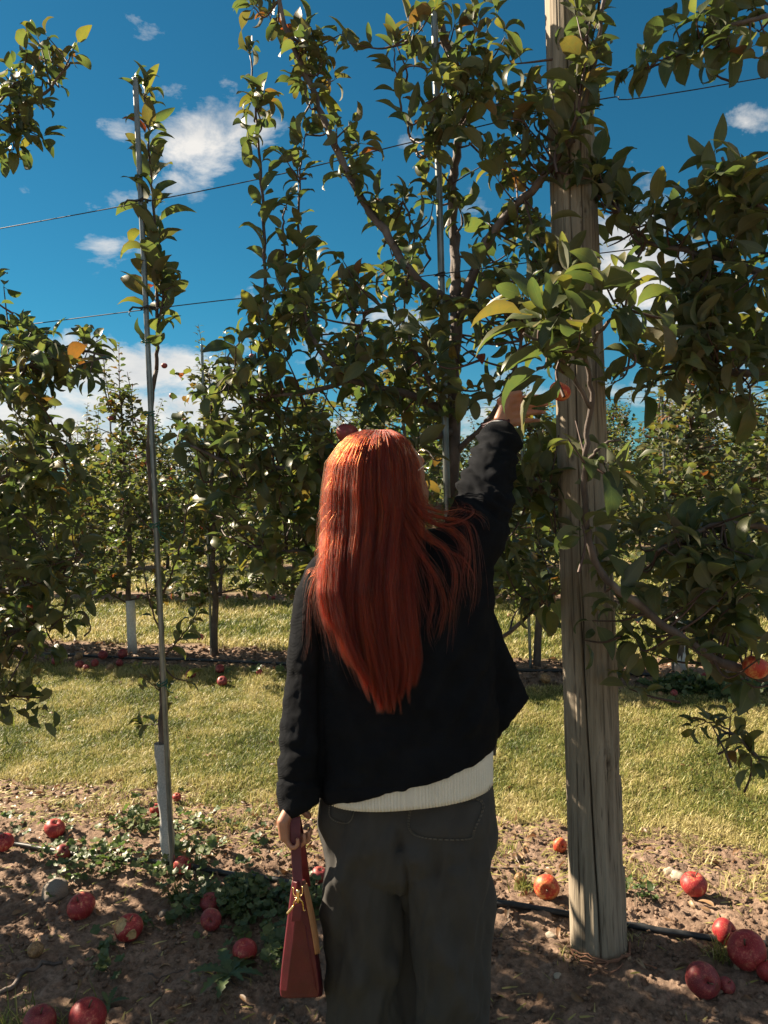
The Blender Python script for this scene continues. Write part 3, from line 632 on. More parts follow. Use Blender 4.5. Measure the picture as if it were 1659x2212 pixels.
# ------------------------------------------------------------------ back rows
def crown_template(seed, h, w, nl, ls, hi):
    """leader, limbs and leaves of one slender orchard tree in its own coordinates"""
    r = random.Random(seed); q = np.random.default_rng(seed); A = Acc(); tr = Acc(); L = []
    lean = q.normal(0, .03, 2); ld = [np.array([lean[0]*z, lean[1]*z, 0])*1.0+np.array([q.normal(0, .012), q.normal(0, .012), z]) for z in np.linspace(-.02, h, 11)]
    ld[0][:2] = 0; tr.tube(catmull(ld, 2), np.linspace(.028, .006, 21), 8)
    nlimb = 26
    for i in range(nlimb):
        z0 = .48+(h-.61)*(i/nlimb)**.95+r.uniform(-.05, .05); fz = (z0-.6)/(h-.6); a = i*2.4+r.uniform(-.5, .5)
        ln = w*(1-fz*.78)*r.uniform(.55, 1.25); el_ = r.uniform(-.05, .55)+fz*.5
        b0 = np.array([np.interp(z0, [p[2] for p in ld], [p[k] for p in ld]) for k in (0, 1)]+[z0])
        d = np.array([math.cos(a)*math.cos(el_), math.sin(a)*math.cos(el_), math.sin(el_)])
        e = b0+d*ln; m_ = (b0+e)/2+np.array([0, 0, .05*ln])+q.normal(0, .03, 3); P = catmull([b0, m_, e+np.array([0, 0, -.05*ln])], 4)
        A.tube(P, np.linspace(.009, .003, len(P)), 5, cap=False); n = int(nl/nlimb*(.5+ln/w)*1.05)
        n = int(n*(1.15-.75*fz))
        for k in range(n):
            f = r.uniform(.15, 1)**.8; p = P[int(f*(len(P)-1))]+q.normal(0, .055, 3)
            L.append((p, q.normal(0, 1, 3)+d*.5+np.array([0, 0, -.1]), ls*r.uniform(.7, 1.25)))
    for w_ in range(9):                                           # upright whips with leaves alternating along them
        z0 = r.uniform(.45, .97)*h; a = r.uniform(0, 6.28); rr_ = w*(1-z0/h*.8)*r.uniform(.2, .9) if w_ else .0; ln = r.uniform(.25, .6) if w_ else .55
        b0 = np.array([math.cos(a)*rr_, math.sin(a)*rr_, z0 if w_ else h-.12]); e = b0+np.array([q.normal(0, .06), q.normal(0, .06), ln]); P = catmull([b0, (b0+e)/2+q.normal(0, .02, 3), e], 5); A.tube(P, np.linspace(.005, .002, len(P)), 4, cap=False)
        nk = int(ln/.022)
        for k in range(nk):
            p = P[int(k/nk*(len(P)-1))]; p = b0+(e-b0)*k/nk; aa = k*2.4; L.append((p, np.array([math.cos(aa), math.sin(aa), .45+q.normal(0, .2)]), ls*r.uniform(.65, 1.0)*(1.05-.35*k/nk)))
    for k in range(int(nl*.12)):
        z0 = r.uniform(.7 if k % 3 else h*.72, h+.02); p = np.array([np.interp(z0, [p[2] for p in ld], [p[j] for p in ld]) for j in (0, 1)]+[z0])
        dd = q.normal(0, 1, 3); dd[2] = abs(dd[2])*.6; L.append((p+dd*.02, dd, ls*r.uniform(.7, 1.2)))
    pos = np.array([l[0] for l in L]); rot = frame(np.array([l[1] for l in L]), np.array([0, 0, 1.])+q.normal(0, .5, (len(L), 3))); sz = np.array([l[2] for l in L])
    mi = (q.random(len(L)) < .12+.25*(pos[:, 2]/h)**2).astype(int)
    return tr.mesh('trunk', BARK), A.mesh('branches', TWIG), pos, rot, sz, mi, q.integers(0, 4, len(L)), q.random(len(L)), hi
TPL = [crown_template(100+i, (2.35, 2.6, 2.2, 2.75, 2.45)[i], (.74, .66, .78, .68, .8)[i], (1450, 1300, 1550, 1250, 1400)[i], .092, 0) for i in range(5)]
NSEP = 70
CROWN = []
for tr_, br_, pos, rot, sz, mi, var, tone, hi in TPL:
    full = join_leaves('crown', pos, rot, sz, var, tone, [LEAFM, LEAFA], LSL, mi)
    part = join_leaves('crown', pos[NSEP:], rot[NSEP:], sz[NSEP:], var[NSEP:], tone[NSEP:], [LEAFM, LEAFA], LSL, mi[NSEP:])
    CROWN.append((full, part))
GUARDR = Acc(); GUARDR.tube([(0, 0, 0), (.003, 0, .2), (0, .002, .4), (0, 0, .52)], [.038, .036, .037, .035], 12); GUARDME = GUARDR.mesh('trunk_guard', simple('guard_white', (.62, .62, .60), .7, nscale=60, namp=.15))
def back_tree(p, k, rz, sc, label, group, sep=False, guard=False, lean=(0, 0)):
    tr_, br_, pos, rot, sz, mi, var, tone, hi = TPL[k]
    root = empty('apple_tree', p, label, 'tree', group); root.rotation_euler = (lean[0], lean[1], rz); root.scale = (sc[0], sc[0], sc[1])
    def ch(name, me, kind=None):
        o = bpy.data.objects.new(name, me); COL.objects.link(o); o.parent = root
        if kind: o['kind'] = kind
        return o
    ch('trunk', tr_); ch('branches', br_, 'stuff'); ch('crown', CROWN[k][1 if sep else 0], 'stuff')
    if guard: ch('trunk_guard', GUARDME)
    if sep:
        for i in range(NSEP):
            o = ch('leaf', LEAFMESH[mi[i]][var[i] % len(LS)]); o.matrix_basis = Matrix([list(rot[i][j]*sz[i])+[pos[i][j]] for j in range(3)]+[[0, 0, 0, 1]])
    return root
row2 = [(-115, 1410, 0, 0, 'at the far left behind the dark leaves'), (75, 1420, 2, 1, 'with a white trunk guard, first behind the leftmost tree'), (288, 1428, 1, 1, 'with a tall white trunk guard just left of the young tied tree'),
        (465, 1438, 4, 0, 'with a bare brown trunk between the young tree and the person'), (690, 1448, 0, 0, 'showing left of the hanging sleeve'), (915, 1456, 3, 0, 'right behind the person'),
        (1160, 1464, 2, 0, 'with a bare leaning trunk between person and post'), (1470, 1476, 1, 1, 'with a pale guarded trunk right of the wooden post'), (1760, 1490, 4, 0, 'at the far right behind the right-edge leaves')]
for i, (px, py, k, gd, lb) in enumerate(row2):
    p = R(px, py, 0, 1); p.z = float(gz(p.x, p.y))
    back_tree(p, k, i*1.9, (1.14, (.92, .86, .93, 1.0, .92, .96, .90, .86, .88)[i]), 'second row tree '+lb, 'apple trees of the second row', True, gd, ((0, .05)[i == 6], 0))
rr = random.Random(5); nt = 0
for row in range(2, 7):
    u = ROW0+RSP*row; half = u*.62+1.0; c0 = u*.33; st = (1.0, 1.0, 1.15, 1.4, 1.8)[row-2]
    v = -half
    while v < half:
        p = RN*u+RD*(v+c0*1.0+rr.uniform(-.08, .08)); p.z = float(gz(p.x, p.y))
        if abs(p.x) < p.y*.56+.9:
            s_ = rr.uniform(.88, 1.1); w_ = rr.uniform(1.05, 1.35)*(1, 1, 1.1, 1.3, 1.5)[row-2]
            back_tree(p, rr.randrange(5), rr.uniform(0, 6.28), (w_, s_*(1.0 if row < 5 else 1.1)), ('third row apple tree '+spot(proj(p)[0]), 'fourth row apple tree '+spot(proj(p)[0]), 'fifth row apple tree '+spot(proj(p)[0]), 'sixth row apple tree '+spot(proj(p)[0]), 'farthest apple tree '+spot(proj(p)[0]))[row-2],
                      ('apple trees of the third row', 'apple trees of the fourth row', 'distant apple trees', 'distant apple trees', 'distant apple trees')[row-2], guard=rr.random() < .4)
            nt += 1
        v += st
print('back trees', nt)
# shade trees of the row's continuation to the left (cast the foreground shade)
for i in range(5):
    p = RN*(ROW0-.28)+RD*(2.85+i*1.02); p.z = 0
    back_tree(p, i, i*1.3, (.84, 1.02), ('apple tree standing in the nearest row beyond the left edge of the view'), 'apple trees of the nearest row')
# ------------------------------------------------------------------ posts, poles, wires, hose
def wood_material():
    m, t, out = newmat('weathered_wood'); tc = t.add('ShaderNodeTexCoord').outputs['Object']
    g = t.noise(t.map(tc, (1, 1, .045)), 42, 6, .65, .6); g2 = t.noise(t.map(tc, (1, 1, .12)), 9, 4, .6, .4); g3 = t.noise(t.map(tc, (1, 1, .02)), 130, 3, .6)
    c = t.ramp(g, [(.28, (.12, .097, .073)), (.48, (.27, .225, .17)), (.7, (.39, .335, .26))])
    c = t.mix(t.ramp(g2, [(.4, 0.0), (.68, .65)]), c, (.22, .185, .125)); c = t.mix(t.ramp(g3, [(.56, 0.0), (.68, .7)]), c, (.08, .06, .045))
    at = t.add('ShaderNodeAttribute', dict(attribute_name='tone')).outputs['Fac']; c = t.mix(at, c, (.025, .018, .013))
    b = t.add('ShaderNodeBump', None, Strength=.55, Distance=.003, Height=t.m('ADD', g, t.m('MULTIPLY', g3, .6)))
    p = t.add('ShaderNodeBsdfPrincipled', None, Base_Color=c, Roughness=.85, Normal=b.outputs[0], Specular_IOR_Level=.25); t.l.new(p.outputs[0], out.inputs[0]); return m
WOOD = wood_material()
def wooden_post(base, top, r0, r1, nz, na, label, detail=True):
    base, top = np.array(base), np.array(top); root = empty('wooden_post', tuple(base), label, 'post'); L = np.linalg.norm(top-base)
    z = np.linspace(-.03/L, 1, nz); a = np.linspace(0, 2*math.pi, na, endpoint=False); Z, A_ = np.meshgrid(z, a, indexing='ij')
    rad = r0+(r1-r0)*Z; tone = np.zeros_like(Z); h = Z*L
    rad = rad*(1+.02*np.sin(A_*2+h*1.3)+.012*np.sin(A_*3-h*2.1)); 
    if detail:
        rad += (fbm(A_*6, h*1.6, 1.0, 4, .6, 1)-.5)*.006+(fbm(A_*16, h*1.1, 1.0, 3, .6, 2)-.5)*.0035
        # long drying cracks: angle as a function of height (-pi/2 faces the camera)
        for a0, h0, h1, wd_, dp, sl_, k in ((-1.75, 0, 1.25, .045, .02, -.28, 0), (-2.05, .8, 3.2, .03, .012, .06, 1), (-1.25, .3, 1.6, .018, .007, -.1, 2), (-1.05, 1.4, 3.3, .03, .012, .1, 3), (-2.5, .1, 2.6, .022, .008, .1, 4), (-.7, .0, 2.2, .02, .008, .05, 5), (-1.5, 2.1, 3.6, .035, .014, .05, 2)):
            ac = a0+sl_*(h-h0)+(fbm(h*0+k*3.1, h, 2.2, 3, .6, k)-.5)*.16
            e = np.clip(np.minimum((h-h0)/.12, (h1-h)/.2), 0, 1); q = np.exp(-((A_-2*math.pi*(A_ > math.pi)-ac)/(wd_*.6))**2)*e; rad -= q*dp; tone = np.maximum(tone, np.clip(q*1.5-.25, 0, 1))
        # flaking bark on the right edge
        am = A_-2*math.pi*(A_ > math.pi); fl = np.exp(-((am+.35)/.32)**2)*(fbm(A_*5, h*9, 1, 3, .6, 3) > .5)*np.clip((1.4-h)/.5, 0, 1); rad += fl*.006
        for ka, kh, ks in ((-1.2, .62, .035), (-2.2, 1.55, .025), (-1.35, 2.3, .025)):   # knots
            dk = np.sqrt(((am-ka)*r0)**2+((h-kh)*.8)**2)/ks; rad += np.exp(-(dk)**2)*.006-np.exp(-(dk/.25)**2)*.006+np.where(dk < 1.6, np.sin(dk*14)*.0012, 0); tone = np.maximum(tone, np.exp(-(dk/.22)**2)*.8)
    ax = (top-base)/L; V = base+ax*(Z*L)[..., None]; V[..., 0] += rad*np.cos(A_); V[..., 1] += rad*np.sin(A_)
    I = np.arange(nz-1)[:, None]*na; j = np.arange(na)[None, :]; jn = (j+1) % na
    F = np.stack([I+j, I+jn, I+na+jn, I+na+j], -1).reshape(-1, 4); V = V.reshape(-1, 3)
    o = obj('timber', mesh('timber', V, F.astype(np.int32), WOOD, True, attr={'tone': tone.ravel()}), root)
    ct = Acc(); rim = V[-na:]; c = rim.mean(0)+np.array([0, 0, .003]); ct.add(np.vstack([rim, c]), [(i, (i+1) % na, na) for i in range(na)]); obj('end_grain', ct.mesh('end_grain', WOOD), root)
    return root
pb = G(1293, 2058); pt = R(1219, -160, .0)
POST = wooden_post(tuple(pb), tuple(pt), .084, .0655, 420, 180, 'tall weathered round timber post standing right of the person')
ROOTM = simple('dry_root', (.20, .10, .06), .85, nscale=60, bump=.6)
WIREM = simple('wire', (.06, .06, .065), .45, .6)
wa = Acc()                                                    # loop of reddish twine and roots round the post foot
for k in range(3):
    a0 = RNG.uniform(-3, -2.6); P = [(pb.x+math.cos(a)*(.098+.006*math.sin(a*5+k)), pb.y+math.sin(a)*(.10), float(gz(pb.x+math.cos(a)*.1, pb.y+math.sin(a)*.1))+.012+.006*k+.007*math.sin(a*3+k)) for a in np.linspace(a0, a0+2.7-.5*k, 16)]
    wa.tube(P, .0042-.0008*k, 6)
for k in range(5):
    q = Vector((pb.x-.09+k*.045, pb.y-.105, 0)); P = [(q.x+i*.02*math.cos(k*1.3), q.y-.012*i, float(gz(q.x, q.y))+.012+.004*math.sin(i+k)) for i in range(5)]; wa.tube(P, .003, 5)
obj('twine', wa.mesh('twine', ROOTM), POST)
pb3 = R(1545, 1340, 0, 2); pb3 = G(1548, 1285); t3 = W(1516, 893, pb3.y)
wooden_post(tuple(pb3), tuple(t3), .075, .07, 40, 24, 'distant pale timber post rising among the trees of a far row', False)

def metal_material():
    m, t, out = newmat('galvanised'); tc = t.add('ShaderNodeTexCoord').outputs['Object']; n = t.noise(t.map(tc, (1, 1, .3)), 60, 4)
    c = t.ramp(n, [(.3, (.15, .165, .16)), (.7, (.27, .29, .28))]); p = t.add('ShaderNodeBsdfPrincipled', None, Base_Color=c, Metallic=.75, Roughness=.42); t.l.new(p.outputs[0], out.inputs[0]); return m
METAL = metal_material(); TIE = simple('green_tie', (.01, .10, .06), .5); BLACKP = simple('black_plastic', (.018, .018, .02), .38)
def pole(p0, p1, r, label, name='support_pole', group='metal poles holding up the tree rows'):
    base = tuple(p0); root = empty(name, base, label, 'pole', group); a = Acc(); a.tube([p0, (Vector(p0)+Vector(p1))/2, p1], r, 12, cap=False); 
    obj('tube', a.mesh('tube', METAL), root)
    rim = Acc(); v, f = tube([Vector(p1)-Vector((0, 0, .004)), Vector(p1)+Vector((0, 0, .0015))], r*1.06, 12); rim.add(v, f); obj('cap', rim.mesh('cap', METAL), root); return root
def on(p0, p1, z): f = (z-p0.z)/(p1.z-p0.z); return p0+(p1-p0)*f
lp0 = G(374, 1900); lp1 = R(292, 170, -.015)
LP = pole(lp0, lp1, .0105, 'leftmost galvanised metal pole with green plastic ties beside the young tree')
cp0 = R(990, 1990, .0); cp0.z = 0; cp1 = R(936, -60, .0)
CP = pole(cp0, cp1, .0115, 'metal pole beside the trunk of the central tree')
def tie(root, q, r, tail=1, mat=TIE, n=2):
    a = Acc()
    for k in range(n): 
        P = [(q.x+math.cos(x)*r*1.15-.006, q.y+math.sin(x)*r*1.4, q.z+k*.006+.006*math.sin(x+k)) for x in np.linspace(0, 6.6, 18)]; a.tube(P, .0022, 5)
    for k in range(tail): P = [(q.x+.008, q.y-.016, q.z), (q.x+.022, q.y-.022, q.z-.012-.012*k), (q.x+.028+.014*k, q.y-.02, q.z-.004-.03*k)]; a.tube(catmull(P, 4), .0018, 5)
    obj('plant_tie', a.mesh('plant_tie', mat), root)
for y_, tl_ in ((893, 2), (1135, 3), (1478, 2), (735, 0)): tie(LP, on(lp0, lp1, W(340, y_, lp0.y).z), .016, tl_)
for px_, py_ in ((956, 595), (938, 300)): tie(CP, on(cp0, cp1, R(px_, py_, 0).z), .016, 1, BLACKP)
w1z, w2z = R(309, 437, -.02).z, R(321, 668, -.02).z
for z_ in (w1z, w2z):                                         # dark clips where the wires cross the pole
    q = on(lp0, lp1, z_); a = Acc(); a.tube([(q.x-.06, q.y-.01, q.z-.006), (q.x-.045, q.y-.014, q.z+.006), (q.x-.02, q.y-.018, q.z+.001), (q.x+.02, q.y-.018, q.z+.005), (q.x+.04, q.y-.012, q.z)], .0038, 6)
    a.tube([(q.x-.058, q.y-.01, q.z-.004), (q.x-.062, q.y-.012, q.z-.022), (q.x-.055, q.y-.012, q.z-.028)], .0018, 5); a.tube([(q.x-.015, q.y-.02, q.z-.006), (q.x+.012, q.y-.02, q.z+.01), (q.x+.03, q.y-.01, q.z-.008)], .003, 6)
    obj('wire_clip', a.mesh('wire_clip', BLACKP), LP)
# second and third row poles
for row, lst in ((1, ((458, 1438, 436, 745, 'metal pole beside the bare brown trunk of the second row'), (1147, 1464, 1125, 900, 'metal pole beside the leaning trunk of the second row'), (1455, 1476, 1420, 640, 'metal pole rising behind the right tree in the second row'))),
                 (2, ((250, 1290, 238, 900, 'thin metal pole in the third row at the left'), (1465, 1330, 1437, 870, 'slim metal pole left of the distant timber post')))):
    for bx, by, tx, ty, lb in lst:
        a_ = R(bx, by, 0, row); a_.z = 0; b_ = R(tx, ty, 0, row); pole(a_, b_, .012, lb)
def wire(pts, r, label, row):
    P = catmull([tuple(p) for p in pts], 8); a = Acc(); a.tube(P, r, 6)
    o = obj('trellis_wire', a.mesh('trellis_wire', WIREM)); return tag(o, label, 'wire', 'trellis wires strung along the rows')
def rowpt(s, z, row=0, off=0): p = RN*(ROW0+row*RSP+off)+RD*s; p.z = z; return p
sL = (R(309, 437, -.02)-RN*ROW0).dot(RD); 
wire([rowpt(sL+9, w1z+.03, 0, -.02), rowpt(sL+3, w1z-.01, 0, -.02), rowpt(sL, w1z, 0, -.02), R(920, 300, -.02), R(1300, 214, .09), R(1660, 166, .05), rowpt(-4, R(1660, 166, .05).z+.03, 0, .05)], .0019, 'upper dark wire crossing the whole sky', 0)
wire([rowpt(sL+9, w2z+.02, 0, -.02), rowpt(sL+3, w2z-.01, 0, -.02), rowpt(sL, w2z, 0, -.02), R(560, 641, -.02), R(950, 592, -.02), R(1345, 541, .09), R(1660, 506, .05), rowpt(-4, w2z+.04, 0, .05)], .0019, 'lower dark wire crossing the sky and passing behind the leaves', 0)
z3 = R(300, 930, 0, 1).z
wire([rowpt(12, z3, 1), rowpt(4, z3, 1), rowpt(-7, z3, 1)], .0019, 'thin wire along the second tree row in front of the low clouds', 1)
HOSEM = simple('hose_rubber', (.022, .024, .026), .42, nscale=50, namp=.4)
def hose(pts, r, label, dz=.006):
    P = []
    for px, py in pts: p = G(px, py); P.append((p.x, p.y, 0))
    P = catmull(P, 10); P[:, 2] = gz(P[:, 0], P[:, 1]); k = np.ones(9)/9; P[:, 2] = np.convolve(np.pad(P[:, 2], 4, 'edge'), k, 'valid')+dz
    a = Acc(); a.tube(P, r, 12); o = obj('irrigation_hose', a.mesh('irrigation_hose', HOSEM)); tag(o, label, 'hose', 'drip hoses along the rows')
hose([(-900, 1740), (-300, 1800), (0, 1836), (100, 1850), (200, 1868), (370, 1886), (500, 1908), (600, 1922), (690, 1942), (860, 1958), (1060, 1974), (1235, 1996), (1360, 2022), (1500, 2042), (1660, 2062), (2000, 2100)], .0105, 'black irrigation hose lying on the soil along the nearest row', .009)
hose([(-300, 1405), (0, 1415), (300, 1430), (460, 1436), (800, 1450), (1160, 1458), (1300, 1462), (1600, 1482), (1900, 1495)], .012, 'black irrigation hose lying along the second row', .012)
# ------------------------------------------------------------------ the person
PY = 1.86                                                    # distance of the body's middle
def ringloft(rings, n=40, ex=2.4):
    """rings: (L point, R point, half depth back, half depth front, sag at the back)"""
    V = []; th = np.linspace(0, 2*math.pi, n, endpoint=False); c, s_ = np.cos(th), np.sin(th)
    cc = np.sign(c)*np.abs(c)**(2/ex); ss = np.sign(s_)*np.abs(s_)**(2/ex)
    for L, Rr, bb, bf, sag in rings:
        L, Rr = np.array(L), np.array(Rr); m_ = (L+Rr)/2; u = (Rr-L)/2
        P = m_+u*cc[:, None]; P[:, 1] += np.where(ss < 0, ss*bb, ss*bf); P[:, 2] -= sag*ss**2; V.append(P)
    k = len(V); V = np.vstack(V); F = []
    for i in range(k-1):
        for j in range(n): F.append((i*n+j, i*n+(j+1) % n, (i+1)*n+(j+1) % n, (i+1)*n+j))
    V = np.vstack([V, V[:n].mean(0), V[-n:].mean(0)])
    for j in range(n): F.append((k*n, (j+1) % n, j)); F.append((k*n+1, (k-1)*n+j, (k-1)*n+(j+1) % n))
    return V, F
def ringpx(l, r, bb, bf, sagpx, Y=PY):
    """ring from two side points; sagpx says how much lower than the sides the near middle hangs"""
    L, Rr = W(l[0], l[1], Y), W(r[0], r[1], Y)
    return (L, Rr, bb, bf, (L.z+Rr.z)/2-W((l[0]+r[0])/2, (l[1]+r[1])/2+sagpx, Y-bb).z if sagpx else 0)
def solid(name, acc, voxel, smooth, mats, post=None):
    me = acc.mesh('tmp', mats); o = bpy.data.objects.new('tmp', me); COL.objects.link(o)
    r_ = o.modifiers.new('r', 'REMESH'); r_.mode = 'VOXEL'; r_.voxel_size = voxel; r_.use_smooth_shade = True
    s_ = o.modifiers.new('s', 'SMOOTH'); s_.factor = .6; s_.iterations = smooth
    dg = bpy.context.evaluated_depsgraph_get(); ev = bpy.data.meshes.new_from_object(o.evaluated_get(dg)); bpy.data.objects.remove(o); bpy.data.meshes.remove(me)
    ev.name = name
    if not ev.materials: ev.materials.append(mats)
    n = len(ev.vertices); co = np.empty(n*3, np.float32); ev.vertices.foreach_get('co', co); co = co.reshape(-1, 3).astype(float)
    no = np.empty(n*3, np.float32); ev.vertices.foreach_get('normal', no); no = no.reshape(-1, 3)
    if post is not None:
        co = co+no*post(co)[:, None]; ev.vertices.foreach_set('co', co.astype(np.float32).ravel()); ev.update()
    ev.polygons.foreach_set('use_smooth', np.ones(len(ev.polygons), bool))
    return ev
def pxof(co):
    """vertex positions -> frame coordinates (used only to place folds and seams on the cloth)"""
    d = co-np.array(O); z = d@np.array(_F); return 829.5+FPX*(d@np.array(CR))/z, 1106-FPX*(d@np.array(CU))/z
def fabric(name, col, bscale, bstr, rough=.9, sheen=.0, nz=.25, rib=None, seam=None):
    m, t, out = newmat(name); tc = t.add('ShaderNodeTexCoord').outputs['Object']
    n = t.noise(tc, 14, 4, .6); lo = tuple(c*(1-nz) for c in col); hi = tuple(c*(1+nz) for c in col)
    c = t.ramp(n, [(.3, lo), (.7, hi)]); fine = t.noise(tc, bscale, 3, .7)
    c = t.mix(t.ramp(fine, [(.5, 0.0), (.75, .45)]), c, tuple(min(1, x*2.2+.004) for x in col))
    h = fine
    if rib:
        w = t.add('ShaderNodeTexWave', dict(wave_type='BANDS', bands_direction='DIAGONAL'), Vector=t.map(tc, (1, 1, 1)), Scale=rib, Distortion=.6); h = t.m('ADD', fine, t.m('MULTIPLY', w.outputs[0], .8))
    b = t.add('ShaderNodeBump', None, Strength=bstr, Distance=.0015, Height=h)
    p = t.add('ShaderNodeBsdfPrincipled', None, Base_Color=c, Roughness=rough, Normal=b.outputs[0], Sheen_Weight=sheen, Specular_IOR_Level=.12); t.l.new(p.outputs[0], out.inputs[0]); return m
JACK = fabric('wool_black', (.0068, .0080, .0105), 900, .8, .95, .0, .3, 170)
TROU = fabric('denim_olive', (.047, .045, .042), 1200, .4, .85, .05, .10)
SWEA = fabric('knit_cream', (.70, .67, .58), 500, .4, .9, 0, .06)
def skin_material():
    m, t, out = newmat('skin'); tc = t.add('ShaderNodeTexCoord').outputs['Object']; n = t.noise(tc, 25, 4)
    c = t.ramp(n, [(.3, (.34, .155, .095)), (.7, (.42, .21, .13))])
    p = t.add('ShaderNodeBsdfPrincipled', None, Base_Color=c, Roughness=.5, Subsurface_Weight=.15, Subsurface_Scale=.01); t.l.new(p.outputs[0], out.inputs[0]); return m
SKIN = skin_material()
SHOE = simple('shoe_leather', (.25, .23, .21), .5, nscale=30)
foot = W(875, 2212, PY); PERSON = empty('person', (foot.x, PY, 0), 'person with long red hair and black jacket reaching up to pick an apple', 'person')
def B(px, py, Y=PY): return W(px, py, Y)

# body (mostly hidden by clothes): head, neck, trunk, limbs and hands as one continuous surface
ba = Acc()
def ell(c, r3, nu=20, nv=14, rot=None):
    V = []; 
    for i in range(nv+1):
        f = math.pi*i/nv
        for j in range(nu): a = 2*math.pi*j/nu; V.append((r3[0]*math.sin(f)*math.cos(a), r3[1]*math.sin(f)*math.sin(a), r3[2]*math.cos(f)))
    V = np.array(V); 
    if rot is not None: V = V@np.array(rot.to_3x3()).T
    F = [(i*nu+j, (i+1)*nu+j, (i+1)*nu+(j+1) % nu, i*nu+(j+1) % nu) for i in range(nv) for j in range(nu)]
    return V+np.array(c), F
HC = B(845, 1030, 1.87)
yaw = Matrix.Rotation(-.8, 4, 'Z')@Matrix.Rotation(.30, 4, 'X')                     # the face turns right and up
ba.add(*ell(HC, (.073, .092, .104), rot=yaw))
jaw = HC+yaw@Vector((0, .035, -.055)); ba.add(*ell(jaw, (.055, .060, .062), rot=yaw))
nose = HC+yaw@Vector((0, .098, -.018)); ba.tube([HC+yaw@Vector((0, .085, .012)), nose, HC+yaw@Vector((0, .088, -.03))], [.007, .012, .008], 8)
chin = HC+yaw@Vector((0, .078, -.092)); ba.add(*ell(chin, (.02, .018, .016))); lips = HC+yaw@Vector((0, .088, -.058)); ba.add(*ell(lips, (.022, .009, .008), rot=yaw))
for sx_ in (-1, 1): e = HC+yaw@Vector((sx_*.074, 0, -.015)); ba.add(*ell(e, (.008, .016, .028), rot=yaw)); e = HC+yaw@Vector((sx_*.03, .078, .014)); ba.add(*ell(e, (.014, .012, .012), rot=yaw))
ba.tube([B(835, 1100, 1.88), B(850, 1180, 1.87)], [.052, .06], 14)
ba.add(*ringloft([(B(760, 1180), B(960, 1170), .06, .07, 0), (B(700, 1240), B(1035, 1215), .09, .09, 0), (B(715, 1350), B(1035, 1340), .10, .11, 0), (B(730, 1500), B(1020, 1500), .09, .10, 0), (B(722, 1700), B(1030, 1690), .085, .085, 0), (B(722, 1830), B(1035, 1830), .075, .07, 0)]))
for xs_ in ((790, 795, 800), (962, 962, 960)):
    ba.tube([B(xs_[0], 1820), B(xs_[1], 2100), B(xs_[2], 2440, 1.87)], [.075, .055, .035], 14)
lsh, lel, lwr = B(706, 1250), B(664, 1480, 1.83), B(640, 1725, 1.78)
ba.tube([lsh, lel, lwr], [.045, .036, .025], 12)
rsh, rel, rwr = B(1000, 1200), B(1062, 1040, 1.97), B(1078, 925, 2.12)
ba.tube([rsh, rel, rwr], [.045, .036, .026], 12)
def hand(acc, wrist, palm_c, fdir, side, curl, size=1.0, spread=.0, thumb=None):
    """palm plus five separate bent fingers; side: unit vector across the knuckles towards the thumb; curl bends towards n"""
    f = fdir.normalized(); s = (side-f*side.dot(f)).normalized(); n = f.cross(s)
    kn = palm_c+f*.042*size
    for i in range(4):                                       # palm slab made of four rays
        o_ = s*(.030-.020*i)*size; acc.tube([wrist+o_*.55, palm_c+o_*.9, kn+o_], [.016*size, .016*size, .0125*size], 10)
    for i, (L_, rr_) in enumerate(((.068, .0088), (.076, .009), (.070, .0085), (.056, .0075))):
        p = kn+s*(.031-.0205*i)*size; d = (f+s*spread*(1.5-i)).normalized(); P = [p-f*.01]; rd = [rr_*1.1*size]
        c = curl if not isinstance(curl, (list, tuple)) else curl[i]
        for j, fr in enumerate((.42, .32, .26)):
            ang = c*(j+.6)*.62; dd = d*math.cos(ang)+n*math.sin(ang); p = p+dd*L_*fr*size; P.append(p); rd.append(rr_*size*(1-.1*(j+1)))
        acc.tube(catmull([tuple(x) for x in P], 3), np.interp(np.linspace(0, 3, 10), range(4), rd), 8); acc.add(*ell(P[-1], (rr_*.72*size,)*3, 8, 6))
    b0 = palm_c-f*.025*size+s*.026*size; td = thumb or (f*.6+s*.75+n*.35).normalized(); m_ = b0+td*.034*size; e = m_+(td*.5+f*.6+n*.35).normalized()*.032*size
    acc.tube(catmull([tuple(b0), tuple(m_), tuple(e)], 4), np.linspace(.0135, .0085, 9)*size, 8); acc.add(*ell(e, (.0085*size,)*3, 8, 6))
# raised hand, back of the hand to the camera, fingers reaching right to the apple
rh = B(1096, 890, 2.15); hand(ba, rwr, rh, B(1150, 882, 2.19)-rh, Vector((.35, .05, 1)), [.7, .8, .9, 1.0], 1.05, .0, (Vector((.75, .3, .5))).normalized())
# hanging hand closed round the bag handle
lh = B(619, 1766, 1.765); hand(ba, lwr, lh, Vector((.10, -.02, -1)), Vector((.25, 1, 0)), [1.75, 1.8, 1.85, 1.85], .95, 0, Vector((.65, .35, -.5)).normalized())
obj('body', solid('body', ba, .0036, 3, SKIN), PERSON)

